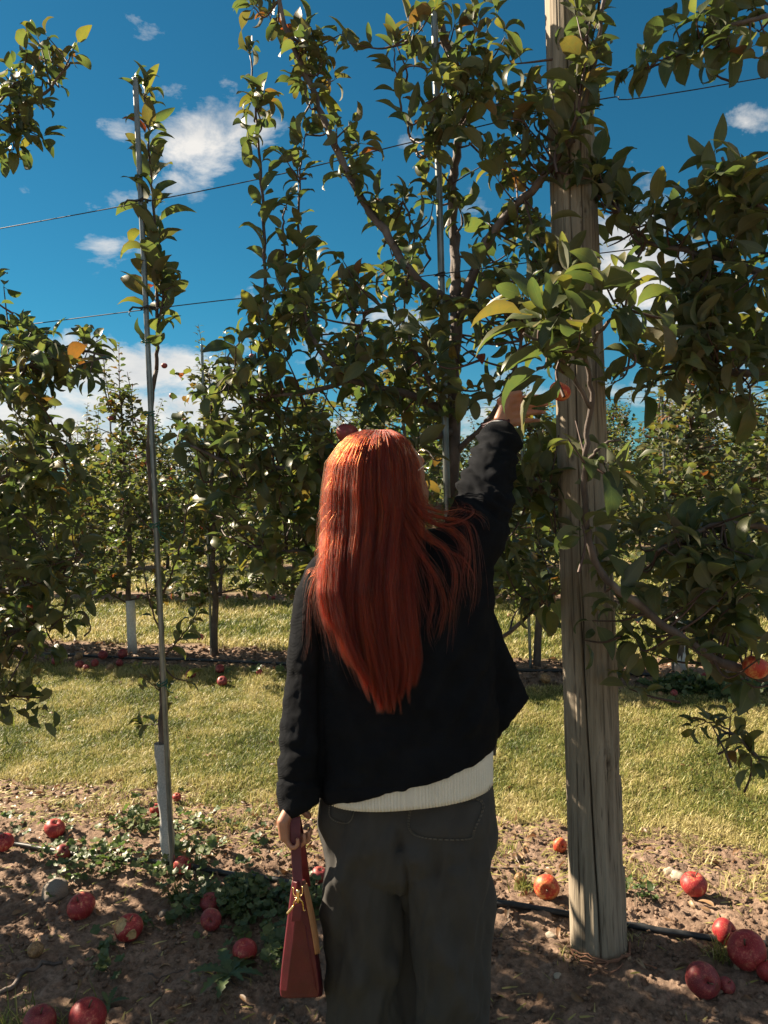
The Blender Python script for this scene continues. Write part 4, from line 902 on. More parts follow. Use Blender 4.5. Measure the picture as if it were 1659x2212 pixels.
# trousers
tr_ = Acc()
tr_.add(*ringloft([(B(708, 1655), B(1042, 1640), .105, .10, .0), (B(703, 1705), B(1050, 1690), .12, .105, 0), (B(698, 1740), B(1056, 1735), .138, .115, 0), (B(698, 1790), B(1058, 1785), .145, .115, 0), (B(699, 1850), B(1060, 1845), .13, .11, 0), (B(705, 1885), B(1055, 1885), .09, .08, 0)], ex=2.6))
tr_.add(*ringloft([(B(698, 1790), B(876, 1790), .12, .10, 0), (B(699, 1900), B(862, 1900), .115, .10, 0), (B(701, 2010), B(878, 2010), .10, .10, 0), (B(702, 2120), B(882, 2120), .10, .10, 0), (B(705, 2212), B(884, 2212), .10, .10, 0), (B(708, 2330), B(882, 2330), .105, .105, 0), (B(706, 2500), B(886, 2500), .115, .115, 0)]))
YR = PY-.035
tr_.add(*ringloft([(B(874, 1780, PY), B(1059, 1790), .12, .10, 0), (B(868, 1860, YR), B(1059, 1870), .13, .11, 0), (B(870, 1940, YR), B(1060, 1940), .125, .12, 0), (B(876, 2010, YR), B(1056, 2000), .12, .12, 0), (B(879, 2120, YR), B(1050, 2110), .12, .12, 0), (B(882, 2212, YR), B(1048, 2212), .12, .12, 0), (B(888, 2330, YR), B(1050, 2330), .125, .12, 0), (B(884, 2500, YR), B(1056, 2500), .13, .13, 0)]))
def trfold(co):
    x, y = pxof(co); d = np.zeros(len(co))
    n1 = fbm(x/160+y/900, y/700, 3.2, 3, .55, 1)-.5; n2 = fbm(x/60-y/380, y/300, 2.4, 3, .5, 2)-.5
    d += n1*.036+n2*.014
    for x0, y0, x1, y1, w, a in ((873, 1850, 884, 2212, 4, -.012), (735, 1880, 845, 2120, 22, .010), (705, 1960, 790, 2130, 18, .007), (885, 1840, 980, 2080, 24, .010), (930, 2010, 1010, 2190, 20, .011), (900, 2060, 1045, 2110, 26, .005), (860, 1800, 740, 1870, 20, .005), (880, 1850, 1000, 1900, 18, .004), (1000, 2120, 940, 2212, 22, .009), (740, 2150, 850, 2060, 30, .006)):
        L = math.hypot(x1-x0, y1-y0); tx, ty = (x1-x0)/L, (y1-y0)/L; q = (x-x0)*tx+(y-y0)*ty; pd = (x-x0)*-ty+(y-y0)*tx+np.sin(q/40)*4
        d += a*np.exp(-(pd/w)**2)*np.clip(np.minimum(q, L-q)/30+.4, 0, 1)
    seat = np.exp(-((x-862)/10)**2)*np.clip((y-1775)/60, 0, 1)*np.clip((1870-y)/30, 0, 1); d -= seat*.02
    d += .0012*np.exp(-(np.abs(x-(1040-(y-1800)*.02))/3)**2)*(co[:, 1] < PY)
    return d*1.35
trs = obj('trousers', solid('trousers', tr_, .006, 4, TROU, trfold), PERSON)
from mathutils.bvhtree import BVHTree
def snap(me, px, py, off):
    """point on a garment's near surface seen in that direction, lifted by off"""
    return None
def bvh(me):
    n = len(me.vertices); co = np.empty(n*3, np.float32); me.vertices.foreach_get('co', co); return BVHTree.FromPolygons(co.reshape(-1, 3).tolist(), [tuple(p.vertices) for p in me.polygons])
tb = bvh(trs.data)
def hit(bv, px, py, off=.0015, Yd=PY):
    d = ray(px, py).normalized(); r_ = bv.ray_cast(O, d); p = r_[0] if r_[0] is not None else W(px, py, Yd); return p-d*off
def patch(corners, bv, name, mat, parent, nu=14, nv=14, off=.003, thick=.0):
    """a cloth patch laid on a garment; corners are four outline points, given clockwise from top left"""
    a, b_, c, d = [np.array(q, float) for q in corners]; V = []
    for i in range(nv+1):
        for j in range(nu+1):
            u, v = j/nu, i/nv; p = (a*(1-u)+b_*u)*(1-v)+(d*(1-u)+c*u)*v; e = 0.0 if (i in (0, nv) or j in (0, nu)) else off; V.append(hit(bv, p[0], p[1], e))
    F = [(i*(nu+1)+j, (i+1)*(nu+1)+j, (i+1)*(nu+1)+j+1, i*(nu+1)+j+1) for i in range(nv) for j in range(nu)]
    return obj(name, mesh(name, V, F, mat), parent)
def stitch(root, bv, pts, name, mat, r=.0008, off=.0035, dash=True):
    P = catmull([p+(0,) for p in pts], 26); a = Acc(); Q = [hit(bv, p[0], p[1], off) for p in P]
    if dash:
        for i in range(0, len(Q)-2, 3): a.tube([Q[i], Q[i+1], Q[i+2]], r, 4)
    else: a.tube(Q, r, 5)
    return obj(name, a.mesh(name, mat), root)
THREAD = simple('thread', (.11, .10, .08), .8)
def pocket(outline):
    c = np.array(outline, float); ctr = c.mean(0); V = [hit(tb, ctr[0], ctr[1], .0035)]; n = len(c)
    nr = 7; k = 0; ptsr = []
    dense = []
    for i in range(n):
        a_, b_ = c[i], c[(i+1) % n]
        for q in range(6): dense.append(a_*(1-q/6)+b_*q/6)
    m_ = len(dense)
    for r_ in range(1, nr+1):
        for q in dense: p = ctr+(q-ctr)*r_/nr; V.append(hit(tb, p[0], p[1], .0035 if r_ < nr else -.001))
    F = [(0, 1+j, 1+(j+1) % m_) for j in range(m_)]
    for r_ in range(nr-1):
        for j in range(m_): a0 = 1+r_*m_; F.append((a0+j, a0+m_+j, a0+m_+(j+1) % m_, a0+(j+1) % m_))
    po = obj('pocket', mesh('pocket', V, F, TROU), trs)
    for k_ in (.93, .965): stitch(trs, tb, [tuple(ctr+(q-ctr)*k_) for q in c]+[tuple(ctr+(c[0]-ctr)*k_)], 'stitching', THREAD, .0010, .0052)
pocket([(712, 1722), (762, 1728), (764, 1762), (748, 1780), (712, 1766)])
pocket([(884, 1735), (1040, 1725), (1028, 1795), (1012, 1815), (915, 1812), (880, 1790)])
for sx_, xx in ((-1, 797), (1, 962)):                                                    # shoes, below the frame
    a = Acc(); y0 = 1.80
    a.add(*ringloft([((W(xx, 2212, PY).x-.045, y0+.10, .0), (W(xx, 2212, PY).x+.045, y0+.10, .0), .15, .15, 0), ((W(xx, 2212, PY).x-.045, y0+.10, .03), (W(xx, 2212, PY).x+.045, y0+.10, .03), .15, .15, 0), ((W(xx, 2212, PY).x-.04, y0+.07, .055), (W(xx, 2212, PY).x+.04, y0+.07, .055), .11, .13, 0), ((W(xx, 2212, PY).x-.035, y0+.02, .09), (W(xx, 2212, PY).x+.035, y0+.02, .09), .06, .06, 0)], 24)); obj('shoe', solid('shoe', a, .006, 3, SHOE), PERSON)

# cream ribbed sweater hem below the jacket (real ribs)
def ribs(co):
    x, y = pxof(co); a = np.arctan2(co[:, 1]-PY, co[:, 0]-B(880, 1700).x); 
    s_ = np.where(np.abs(a) >= 0, a, a); arc = s_*.155
    return .0019*np.sign(np.sin(arc/.0078*2*math.pi))*np.abs(np.sin(arc/.0078*2*math.pi))**.6
sw = Acc(); nrib = 600
V, F = ringloft([ringpx(*q) for q in (((702, 1560), (1058, 1530), .130, .12, 10), ((700, 1620), (1060, 1580), .140, .125, 30), ((698, 1670), (1062, 1620), .148, .13, 45), ((699, 1704), (1062, 1668), .152, .13, 54), ((701, 1712), (1062, 1680), .153, .13, 54), ((708, 1712), (1054, 1680), .144, .12, 54))], nrib, 2.3)
rb = np.array([0.0]*nrib); cs = np.array([B(880, 1690).x, PY])
V = np.array(V); k = 6
seg = V[:nrib]; arc = np.concatenate([[0], np.cumsum(np.linalg.norm(np.diff(seg[:, :2], axis=0), axis=1))]); per = round(arc[-1]/.0072)
ph = np.sin(arc/arc[-1]*per*2*math.pi); amp = .0022*np.sign(ph)*np.abs(ph)**.7
for i in range(5):
    q = V[i*nrib:(i+1)*nrib]; dirv = q[:, :2]-cs; dirv /= np.linalg.norm(dirv, axis=1)[:, None]; q[:, :2] += dirv*amp[:, None]
sw.add(V, F); obj('sweater', sw.mesh('sweater', SWEA), PERSON)

# black jacket with both sleeves and the flaring front corner
ja = Acc()
JR = [((760, 1150), (975, 1140), .05, .06, 0), ((720, 1180), (1030, 1165), .075, .08, 0), ((688, 1225), (1066, 1200), .105, .10, 0), ((680, 1300), (1070, 1290), .125, .115, 0), ((686, 1400), (1066, 1390), .132, .12, 0),
      ((690, 1500), (1070, 1480), .138, .125, 4), ((690, 1600), (1074, 1545), .148, .13, 22), ((691, 1672), (1070, 1572), .158, .14, 40), ((692, 1702), (1068, 1600), .162, .142, 46), ((692, 1712), (1064, 1610), .162, .142, 46), ((702, 1712), (1054, 1610), .15, .13, 46)]
ja.add(*ringloft([ringpx(*q) for q in JR], 48, 2.35))
ja.add(*ringloft([(B(1020, 1300), B(1066, 1300), .04, .06, 0), (B(1015, 1370), B(1086, 1370), .04, .06, 0), (B(1005, 1440), B(1117, 1440), .035, .05, 0), (B(1000, 1490), B(1140, 1494), .028, .04, 0), (B(1000, 1520), B(1147, 1508), .024, .03, 0), (B(1000, 1562), B(1102, 1552), .028, .03, 0), (B(1000, 1610), B(1064, 1604), .03, .03, 0)], 28, 2.2))
def tubepx(acc, pts, per=5, sides=20):
    Q = catmull([tuple(B(x, y, Y))+(r,) for x, y, Y, r in pts], per); acc.tube(Q[:, :3], Q[:, 3], sides)
tubepx(ja, [(760, 1200, 1.87, .06), (706, 1255, 1.86, .062), (684, 1340, 1.85, .060), (668, 1450, 1.84, .057), (656, 1550, 1.82, .056), (648, 1640, 1.80, .054), (644, 1695, 1.79, .052), (645, 1735, 1.785, .050), (650, 1749, 1.782, .040)])
tubepx(ja, [(950, 1215, 1.87, .075), (1010, 1180, 1.87, .080), (1040, 1115, 1.89, .076), (1056, 1050, 1.94, .069), (1066, 1000, 2.0, .064), (1072, 965, 2.06, .060), (1074, 944, 2.10, .051), (1073, 938, 2.11, .040)])
def jfold(co):
    x, y = pxof(co); d = (fbm(x/170, y/170, 2.3, 4, .55, 3)-.5)*.022
    up = (x > 985) & (y < 1180)
    # rings of creases round the raised sleeve
    q = (1180-y)+(x-1050)*.45; d += np.where(up, (.006*np.sin(q/10.5+fbm(x/60, y/60, 2, 2, .5, 1)*6)+.003*np.sin(q/5.1+x/40))*np.clip((1160-y)/60, 0, 1)*np.clip((y-935)/10, 0, 1), 0)
    # diagonal pull from the raised armpit down to the left hem
    for x0, y0, x1, y1, w, a in ((1060, 1280, 900, 1560, 16, .009), (1065, 1360, 960, 1600, 14, .008), (1040, 1230, 800, 1500, 18, .007), (1068, 1430, 1010, 1600, 11, .007), (930, 1570, 740, 1660, 22, .006), (700, 1400, 800, 1620, 18, .005), (715, 1560, 820, 1690, 20, .005), (1080, 1400, 1110, 1500, 8, .004)):
        L = math.hypot(x1-x0, y1-y0); tx, ty = (x1-x0)/L, (y1-y0)/L; s_ = (x-x0)*tx+(y-y0)*ty; pd = (x-x0)*-ty+(y-y0)*tx+np.sin(s_/45)*6
        d += a*np.exp(-(pd/w)**2)*np.clip(np.minimum(s_, L-s_)/40+.3, 0, 1)*(co[:, 1] < PY)
    left = x < 690
    d += np.where(left, .004*np.sin(y/19+x/26+fbm(x/80, y/80, 2, 2, .5, 2)*5)*np.clip((y-1540)/90, 0, 1)*np.clip((1700-y)/20, 0, 1)+.003*np.exp(-((x-648-(1600-y)*.05)/9)**2)*np.clip((1650-y)/100, 0, 1), 0)
    # seam where the hanging sleeve meets the back, and turned cuff
    d -= .008*np.exp(-((x-(694-(y-1400)*.004))/6)**2)*np.clip((y-1330)/60, 0, 1)*(co[:, 1] < PY)
    d += .0035*((y > 1690) & left); d -= .003*np.exp(-((y-1690-(x-645)*.12)/4)**2)*left
    d -= .0022*np.exp(-((y-(1702-np.maximum(0, x-880)*.36))/3)**2)*(x > 700)*(co[:, 1] < PY)
    return d
jacket = obj('jacket', solid('jacket', ja, .0045, 5, JACK, jfold), PERSON)
# dark striped ribbon hanging from the open front, shirt cuff and bracelet at the raised wrist
a = Acc(); p = B(1064, 1612, 1.93); a.box(p, (.020, .004, .045), rot=Matrix.Rotation(.12, 4, 'Y')); obj('belt_end', a.mesh('belt_end', fabric('webbing', (.09, .075, .055), 300, .5), False), PERSON)
def bandpx(name, q0, q1, r0, r1, mat):
    a = Acc(); Q = catmull([tuple(q0)+(r0*.93,), tuple(q0+(q1-q0)*.1)+(r0,), tuple(q0+(q1-q0)*.9)+(r1,), tuple(q1)+(r1*.9,)], 4); a.tube(Q[:, :3], Q[:, 3], 24); return obj(name, a.mesh(name, mat), PERSON)
bandpx('shirt_cuff', B(1075, 940, 2.10), B(1073, 929, 2.115), .041, .039, simple('cotton_white', (.42, .43, .44), .8))
a = Acc(); 
for k in range(2): c_ = B(1070, 918-k*5, 2.125); a.tube([(c_.x+math.cos(x)*.037, c_.y+math.sin(x)*.037, c_.z+.003*math.sin(3*x)+.004*math.cos(x)) for x in np.linspace(0, 6.29, 30)], .0042, 8)
obj('hair_tie', a.mesh('hair_tie', simple('tie_maroon', (.06, .012, .018), .6)), PERSON)
# thin wire glasses seen at the right edge of the hair
a = Acc(); gx0 = HC+yaw@Vector((.0, .105, .012))
GM = simple('glasses_wire', (.75, .62, .5), .25, 1.0)
for sx_ in (-1, 1):
    c_ = HC+yaw@Vector((sx_*.034, .094, .014)); a.tube([tuple(c_+yaw@Vector((math.cos(x)*.026, 0, math.sin(x)*.024))) for x in np.linspace(0, 6.29, 28)], .0011, 6, cap=False)
    a.tube([tuple(HC+yaw@Vector((sx_*.061, .106, .018))), tuple(HC+yaw@Vector((sx_*.078, .05, .014))), tuple(HC+yaw@Vector((sx_*.08, .0, .006)))], .0011, 6)
a.tube([tuple(HC+yaw@Vector((-.01, .11, .018))), tuple(HC+yaw@Vector((0, .113, .022))), tuple(HC+yaw@Vector((.01, .11, .018)))], .001, 6)
obj('glasses', a.mesh('glasses', GM), PERSON)

# hair: an inner mass and thousands of strands over it
HY = [925, 940, 960, 1000, 1060, 1100, 1150, 1200, 1280, 1350, 1420, 1480, 1530]
HL = [800, 758, 735, 712, 702, 699, 697, 692, 686, 700, 728, 770, 812]
HR = [835, 866, 882, 896, 902, 914, 908, 900, 896, 900, 902, 886, 862]
HBK = [1.84, 1.80, 1.775, 1.758, 1.750, 1.750, 1.748, 1.735, 1.720, 1.712, 1.706, 1.702, 1.70]    # how near the camera the middle of the hair is
HDP = [.02, .05, .075, .095, .10, .095, .08, .06, .035, .025, .018, .012, .01]
def hairpt(u, y, layer=0.0):
    xl, xr = np.interp(y, HY, HL), np.interp(y, HY, HR); bk = np.interp(y, HY, HBK); dp = np.interp(y, HY, HDP)
    c = 2*u-1; x = (xl+xr)/2+(xr-xl)/2*c; Y = bk+dp*(1-math.sqrt(max(0, 1-min(1, abs(c))**2)))+layer
    return x, y, Y
ha = Acc(); rings = []
for y in (938, 950, 975, 1000, 1040, 1080, 1120, 1160, 1200, 1250, 1300, 1350, 1400, 1440, 1470):
    xl, xr = np.interp(y, HY, HL), np.interp(y, HY, HR); bk = np.interp(y, HY, HBK)+.009; dp = np.interp(y, HY, HDP); s_ = min(1, max(.5, (1500-y)/300))
    xm = (xl+xr)/2; hw = (xr-xl)/2*.93*s_; rings.append((B(xm-hw, y, bk+dp), B(xm+hw, y, bk+dp), dp, dp*(1.0 if y < 1040 else .3), 0))
ha.add(*ringloft(rings, 40, 2.05))
HBASE = simple('hair_inner', (.13, .022, .010), .5, nscale=60, namp=.4, stretch=(3, 3, .2))
hb = obj('hair', solid('hair', ha, .006, 3, HBASE), PERSON)
hr = random.Random(9); HN = []; HP = []; HRd = []
clumps = []
for i in range(230):
    u = hr.random(); clumps.append(dict(u=u, ph=hr.uniform(0, 6), fr=hr.uniform(.006, .014), am=hr.uniform(.5, 5), end=None, lay=hr.uniform(-.006, .004)))
for c in clumps:
    u = c['u']; e = 1535-150*max(0, (.25-u)/.25)-120*abs(u-.55) ; 
    if hr.random() < .5: e -= hr.uniform(0, 300)
    c['end'] = max(1180, min(1533, e+hr.uniform(-25, 8))); c['drift'] = hr.gauss(0, 13)
def add_strand(P, r0, r1=.35):
    HN.append(len(P)); HP.extend(P); n = len(P); HRd.extend([r0*(1-(1-r1)*(k/(n-1))**2) for k in range(n)])
def topstart(u, rs):
    """scalp start: along the parting near the crown, a little to the right of the middle"""
    return 812+(u-.5)*70+rs*10
nseg = 26
for _ in range(12500):
    c = clumps[hr.randrange(len(clumps))]; du = hr.gauss(0, .018); u = min(.995, max(.005, c['u']+du)); end = c['end']+hr.uniform(-30, 12); spread = hr.gauss(0, 3.0)
    fall = hr.random(); y0 = 928+6*hr.random() if fall < .75 else hr.uniform(935, 1000); lay = c['lay']*1.6+hr.gauss(0, .003); fz = hr.uniform(0, 6); P = []
    for k in range(nseg+1):
        s = k/nseg; y = y0+(end-y0)*(s**1.15)
        top = max(0, 1-(y-y0)/70.); uu = u
        x, yy, Y = hairpt(uu, max(y, 930), lay)
        if y < 1000 and fall < .75:
            f = (1-(y-y0)/(1000-y0)); uu2 = .5+(u-.5)*(1-.15*f); x, yy, Y = hairpt(uu2, y, lay)
        conv = np.interp(y, (1000, 1150, 1400, 1530), (1.3, 1.0, .75, .35))
        x += c['am']*math.sin(c['ph']+y*c['fr'])*min(1, max(0, (y-1000)/250))+spread*conv+.8*math.sin(fz+y*.03)+c['drift']*max(0, (y-1250)/280.)
        Y -= (.004*math.sin(c['ph']*1.7+y*c['fr']*.8)+.003*math.sin(u*46+y*.004)+.005*math.sin(u*21-y*.006))*min(1, max(0, (y-960)/120))
        P.append(B(x, y, Y-.004))
    add_strand(P, hr.uniform(.00028, .00055))
def lock(pts, n, spread0, spread1, r=.00042, end_jit=.16):
    spread1 *= 2.3; spread0 *= 1.1; n = int(n*.55)
    """pts: (px, py, Y) centre line"""
    C = catmull(pts, 8); m_ = len(C)
    for _ in range(n):
        a_ = hr.uniform(0, 6.28); q = hr.gauss(0, 1); ph = hr.uniform(0, 6); ln = int(m_*(1-hr.random()*end_jit*2)); ln = max(6, min(m_, ln)); q2 = q*.5+hr.gauss(0, .9); P = []
        for k in range(ln):
            s = k/(m_-1); sp = (spread0*(1-s)*q+spread1*s*q2); P.append(B(C[k][0]+sp*math.cos(a_*.3)+(1+2.5*s)*math.sin(ph+s*(4+q2))+q2*2*s, C[k][1]+sp*math.sin(a_)*.5, C[k][2]-.002+.004*math.sin(a_+s*3)))
        add_strand(P, r*hr.uniform(.6, 1.2))
# locks thrown over the raised shoulder on the right
SB = 1.735
for pts, n, s0, s1 in (
    ([(895, 1060, 1.78), (915, 1105, 1.765), (960, 1120, 1.765), (1005, 1128, 1.775), (1022, 1175, 1.768), (1028, 1250, 1.752), (1022, 1330, 1.742)], 70, 10, 5),
    ([(890, 1080, 1.77), (925, 1125, 1.755), (975, 1145, 1.758), (1005, 1185, 1.752), (1000, 1250, 1.742), (1012, 1310, 1.737)], 90, 12, 8),
    ([(880, 1100, 1.76), (915, 1150, 1.748), (960, 1185, 1.742), (985, 1240, 1.735), (978, 1320, 1.728), (970, 1420, 1.722)], 70, 12, 4),
    ([(875, 1130, 1.755), (905, 1190, 1.742), (940, 1240, 1.733), (962, 1300, 1.727), (955, 1350, 1.723), (945, 1390, 1.72)], 80, 12, 6),
    ([(870, 1150, 1.75), (895, 1230, 1.735), (915, 1300, 1.727), (940, 1370, 1.72)], 70, 12, 8),
    ([(860, 1150, 1.75), (880, 1260, 1.73), (885, 1360, 1.72), (902, 1450, 1.712)], 90, 12, 4),
    ([(900, 1090, 1.765), (950, 1105, 1.765), (1000, 1100, 1.775), (1040, 1120, 1.78), (1050, 1150, 1.775)], 34, 8, 6),
    ([(905, 1100, 1.76), (940, 1130, 1.75), (985, 1130, 1.755), (1020, 1110, 1.775), (1010, 1090, 1.79), (960, 1088, 1.80)], 36, 8, 8),
    ([(890, 1120, 1.755), (930, 1170, 1.745), (1000, 1210, 1.745), (1022, 1270, 1.74), (1005, 1370, 1.73)], 40, 10, 5),
    ([(870, 1140, 1.755), (920, 1210, 1.74), (935, 1290, 1.73), (925, 1360, 1.722), (938, 1420, 1.718)], 40, 12, 6),
    ([(900, 1040, 1.79), (912, 1075, 1.78), (935, 1100, 1.77), (980, 1110, 1.77)], 60, 6, 8)):
    lock(pts, n, s0, s1)
# locks over the left shoulder
for pts, n, s0, s1 in (([(712, 1100, 1.80), (700, 1200, 1.79), (676, 1260, 1.785), (666, 1310, 1.78), (664, 1380, 1.775), (655, 1440, 1.77)], 36, 6, 3),
    ([(715, 1130, 1.79), (702, 1230, 1.775), (690, 1310, 1.765), (712, 1380, 1.75), (724, 1420, 1.745)], 80, 8, 4),
    ([(720, 1150, 1.78), (705, 1220, 1.78), (672, 1240, 1.79), (662, 1300, 1.785)], 30, 6, 8), ([(715, 1180, 1.775), (700, 1290, 1.76), (715, 1350, 1.75), (735, 1450, 1.735)], 60, 8, 6),
    ([(735, 1250, 1.75), (745, 1350, 1.735), (765, 1440, 1.72), (800, 1510, 1.708)], 90, 10, 6)):
    lock(pts, n, s0, s1)
for _ in range(260):                                                                          # flyaway hairs
    sd = hr.choice((-1, 1, 1)); y0 = hr.uniform(935, 1300); x0 = np.interp(y0, HY, HL if sd < 0 else HR)+hr.uniform(0, 30)*-sd; Y0 = hr.uniform(1.74, 1.82); a_ = hr.uniform(5, 26)*sd; ln = hr.uniform(50, 160)
    P = [B(x0+a_*math.sin(s*2.6)+hr.uniform(-.5, .5), y0+ln*s-10*math.sin(s*3), Y0-.01*s) for s in np.linspace(0, 1, 9)]; add_strand(P, .00028)
for _ in range(60):                                                                           # short hairs standing on the crown
    x0 = hr.uniform(770, 870); y0 = 935+abs(x0-818)*.25; l_ = hr.uniform(10, 45); b_ = hr.uniform(-25, 25); P = [B(x0+b_*s*s, y0+4-l_*.35*math.sin(s*2.4)+l_*s*.7, 1.84-.05*s) for s in np.linspace(0, 1, 7)]; add_strand(P, .00028)
def hair_material():
    m, t, out = newmat('hair_red'); hi = t.add('ShaderNodeHairInfo'); rnd = hi.outputs['Random']; ic = hi.outputs['Intercept']
    c = t.ramp(rnd, [(0, (.030, .0022, .0008)), (.4, (.11, .0070, .0014)), (.8, (.24, .019, .0028)), (1, (.42, .058, .007))]); c = t.mix(t.ramp(t.noise(t.map(t.add('ShaderNodeTexCoord').outputs['Object'], (1, 1, .06)), 62, 2, .5), [(.40, .75), (.58, 0.0)]), c, (.045, .0035, .0014)); c = t.mix(t.m('MULTIPLY', ic, .6), c, (.075, .005, .0025))  # last mix darkens strands toward the tips, shade of the lower hair painted in
    p = t.add('ShaderNodeBsdfHairPrincipled', dict(parametrization='COLOR'), Color=c, Roughness=.38, Radial_Roughness=.5, IOR=1.38); t.l.new(p.outputs[0], out.inputs[0]); return m
hc = bpy.data.hair_curves.new('strands'); hc.add_curves(HN); arr = np.array([tuple(p) for p in HP], np.float32)
hc.points.foreach_set('position', arr.ravel())
ra = hc.attributes.get('radius') or hc.attributes.new('radius', 'FLOAT', 'POINT'); ra.data.foreach_set('value', np.array(HRd, np.float32))
hc.materials.append(hair_material()); so_ = bpy.data.objects.new('strands', hc); COL.objects.link(so_); so_.parent = hb; so_.location = (0, 0, 0)

# ------------------------------------------------------------------ handbag
LEA = simple('leather_burgundy', (.095, .006, .014), .5, nscale=20, namp=.25, bump=.35, bscale=350, coat=.1); TAN = simple('leather_tan', (.42, .20, .09), .5, nscale=15, namp=.2, bump=.3, bscale=350); GOLD = simple('brass_gold', (.85, .60, .28), .25, 1.0)
BY = 1.72
bag = empty('handbag', tuple(B(650, 2130, BY+.1)), 'burgundy leather shoulder bag with gold clasp hanging from the hand', 'handbag')
def bagring(xl, xm, xr, y, dep, Y=BY):
    """front edge left, crease and right points, then the far end"""
    return [B(xl, y, Y), B(xm, y+3, Y-.012), B(xr, y, Y+.004), B(xr+8, y-3, Y+dep*.4), B(xr-2, y-6, Y+dep), B(xl+14, y-6, Y+dep), B(xl-1, y-3, Y+dep*.4)]
rg = [bagring(632, 641, 652, 1903, .10), bagring(624, 640, 664, 1965, .16), bagring(616, 634, 676, 2030, .22), bagring(608, 625, 686, 2100, .25), bagring(605, 621, 690, 2138, .25), bagring(607, 625, 688, 2154, .24)]
V = [p for r_ in rg for p in r_]; F = []; mi = []
for i in range(5):
    for j in range(7):
        F.append((i*7+j, (i+1)*7+j, (i+1)*7+(j+1) % 7, i*7+(j+1) % 7)); mi.append(0)
F += [tuple(range(7)), tuple(reversed(range(35, 42)))]; mi += [0, 0]
me = mesh('bag_body', V, F, [LEA, TAN], False, mi)
bb_ = obj('bag_body', me, bag); bv_ = bb_.modifiers.new('bevel', 'BEVEL'); bv_.width = .004; bv_.segments = 3; bv_.limit_method = 'ANGLE'; bv_.angle_limit = .2
# tan side panel
V = []; nn = 8
for i in range(nn+1):
    s = i/nn; y = 1912+s*150; xr = np.interp(y, (1903, 1965, 2030, 2100), (652, 664, 676, 686)); V += [B(xr+1.5, y, BY+.003), B(xr+10.5+3*math.sin(s*3), y-3, BY+.05), B(xr+8, y-5, BY+.12)]
a = Acc(); a.add(V, [(i*3+j, (i+1)*3+j, (i+1)*3+j+1, i*3+j+1) for i in range(nn) for j in range(2)]); o = obj('side_panel', a.mesh('side_panel', TAN), bag); sm_ = o.modifiers.new('s', 'SOLIDIFY'); sm_.thickness = .002
def band(name, pts, w, th, mat, parent, wd=None):
    """flat strap along (px, py, Y) points"""
    C = catmull(pts, 8); V = []; F = []; n = len(C)
    for k, c_ in enumerate(C):
        p = B(*c_); ww = w if wd is None else np.interp(k/(n-1), (0, 1), wd)
        for sx_, sy_ in ((-1, -1), (1, -1), (1, 1), (-1, 1)): V.append((p.x+sx_*ww/2, p.y+sy_*th/2, p.z))
    for k in range(n-1):
        for j in range(4): F.append((k*4+j, k*4+(j+1) % 4, (k+1)*4+(j+1) % 4, (k+1)*4+j))
    F += [(3, 2, 1, 0), tuple((n-1)*4+q for q in range(4))]
    o = obj(name, mesh(name, V, F, mat, False), parent); b_ = o.modifiers.new('bevel', 'BEVEL'); b_.width = .0012; b_.segments = 2; return o
band('strap', [(637, 1764, 1.755), (638, 1800, 1.745), (640, 1850, 1.735), (643, 1900, 1.722), (644, 1930, 1.715)], .024, .005, LEA, bag, (.0255, .020))
band('strap', [(639, 1764, 1.772), (648, 1810, 1.80), (656, 1870, 1.83), (662, 1915, 1.86)], .022, .004, LEA, bag)
band('top_tab', [(643, 1950, 1.709), (641, 1975, 1.705), (639, 1990, 1.704)], .022, .004, LEA, bag)
a = Acc()
def loop(pts, r): a.tube(catmull([tuple(B(*p)) for p in pts], 5), r, 8)
loop([(634, 1916, 1.708), (634, 1930, 1.705), (639, 1936, 1.702), (648, 1936, 1.702), (653, 1930, 1.705), (653, 1914, 1.708)], .0018)
loop([(635, 1958, 1.702), (635, 1950, 1.70), (640, 1944, 1.698), (649, 1944, 1.698), (654, 1950, 1.70), (655, 1958, 1.702)], .0018)
loop([(644, 1922, 1.70), (644, 1950, 1.697)], .0042); loop([(639, 1941, 1.697), (649, 1941, 1.697)], .0028)
loop([(634, 1957, 1.70), (627, 1966, 1.698), (620, 1974, 1.697)], .0028); loop([(655, 1957, 1.702), (656, 1966, 1.702), (660, 1966, 1.702)], .0016)
obj('clasp', a.mesh('clasp', GOLD), bag)
stm = Acc(); 
for fx in ((611, 2140, 631, 2000), (684, 2140, 660, 2000)): stm.tube([B(fx[0], fx[1], BY-.002), B((fx[0]+fx[2])/2, (fx[1]+fx[3])/2, BY-.006), B(fx[2], fx[3], BY-.003)], .0009, 4)
obj('piping', stm.mesh('piping', LEA), bb_)
# ------------------------------------------------------------------ apples
def apple_material(name, a, b, c, bruise=0.0):
    m, t, out = newmat(name); tc = t.add('ShaderNodeTexCoord').outputs['Object']; oi = t.add('ShaderNodeObjectInfo').outputs['Random']
    loc = t.add('ShaderNodeVectorMath', dict(operation='ADD'), i0=tc, i1=t.m('MULTIPLY', oi, 30)).outputs[0]
    n = t.noise(loc, 1.5, 3, .6); st = t.noise(t.map(loc, (1, 1, .14)), 8, 4, .6); sp = t.noise(loc, 26, 1)
    cc = t.ramp(t.m('ADD', t.m('MULTIPLY', n, .6), t.m('MULTIPLY', st, .45)), [(.38, c), (.47, b), (.56, a)]); cc = t.mix(t.ramp(sp, [(.66, 0.0), (.72, .55)]), cc, (.62, .40, .22))
    if bruise: cc = t.mix(t.ramp(t.noise(loc, 2.6, 4), [(.56, 0.0), (.62, bruise)]), cc, (.12, .055, .02))
    p = t.add('ShaderNodeBsdfPrincipled', None, Base_Color=cc, Roughness=.5, Specular_IOR_Level=.4); t.l.new(p.outputs[0], out.inputs[0]); return m
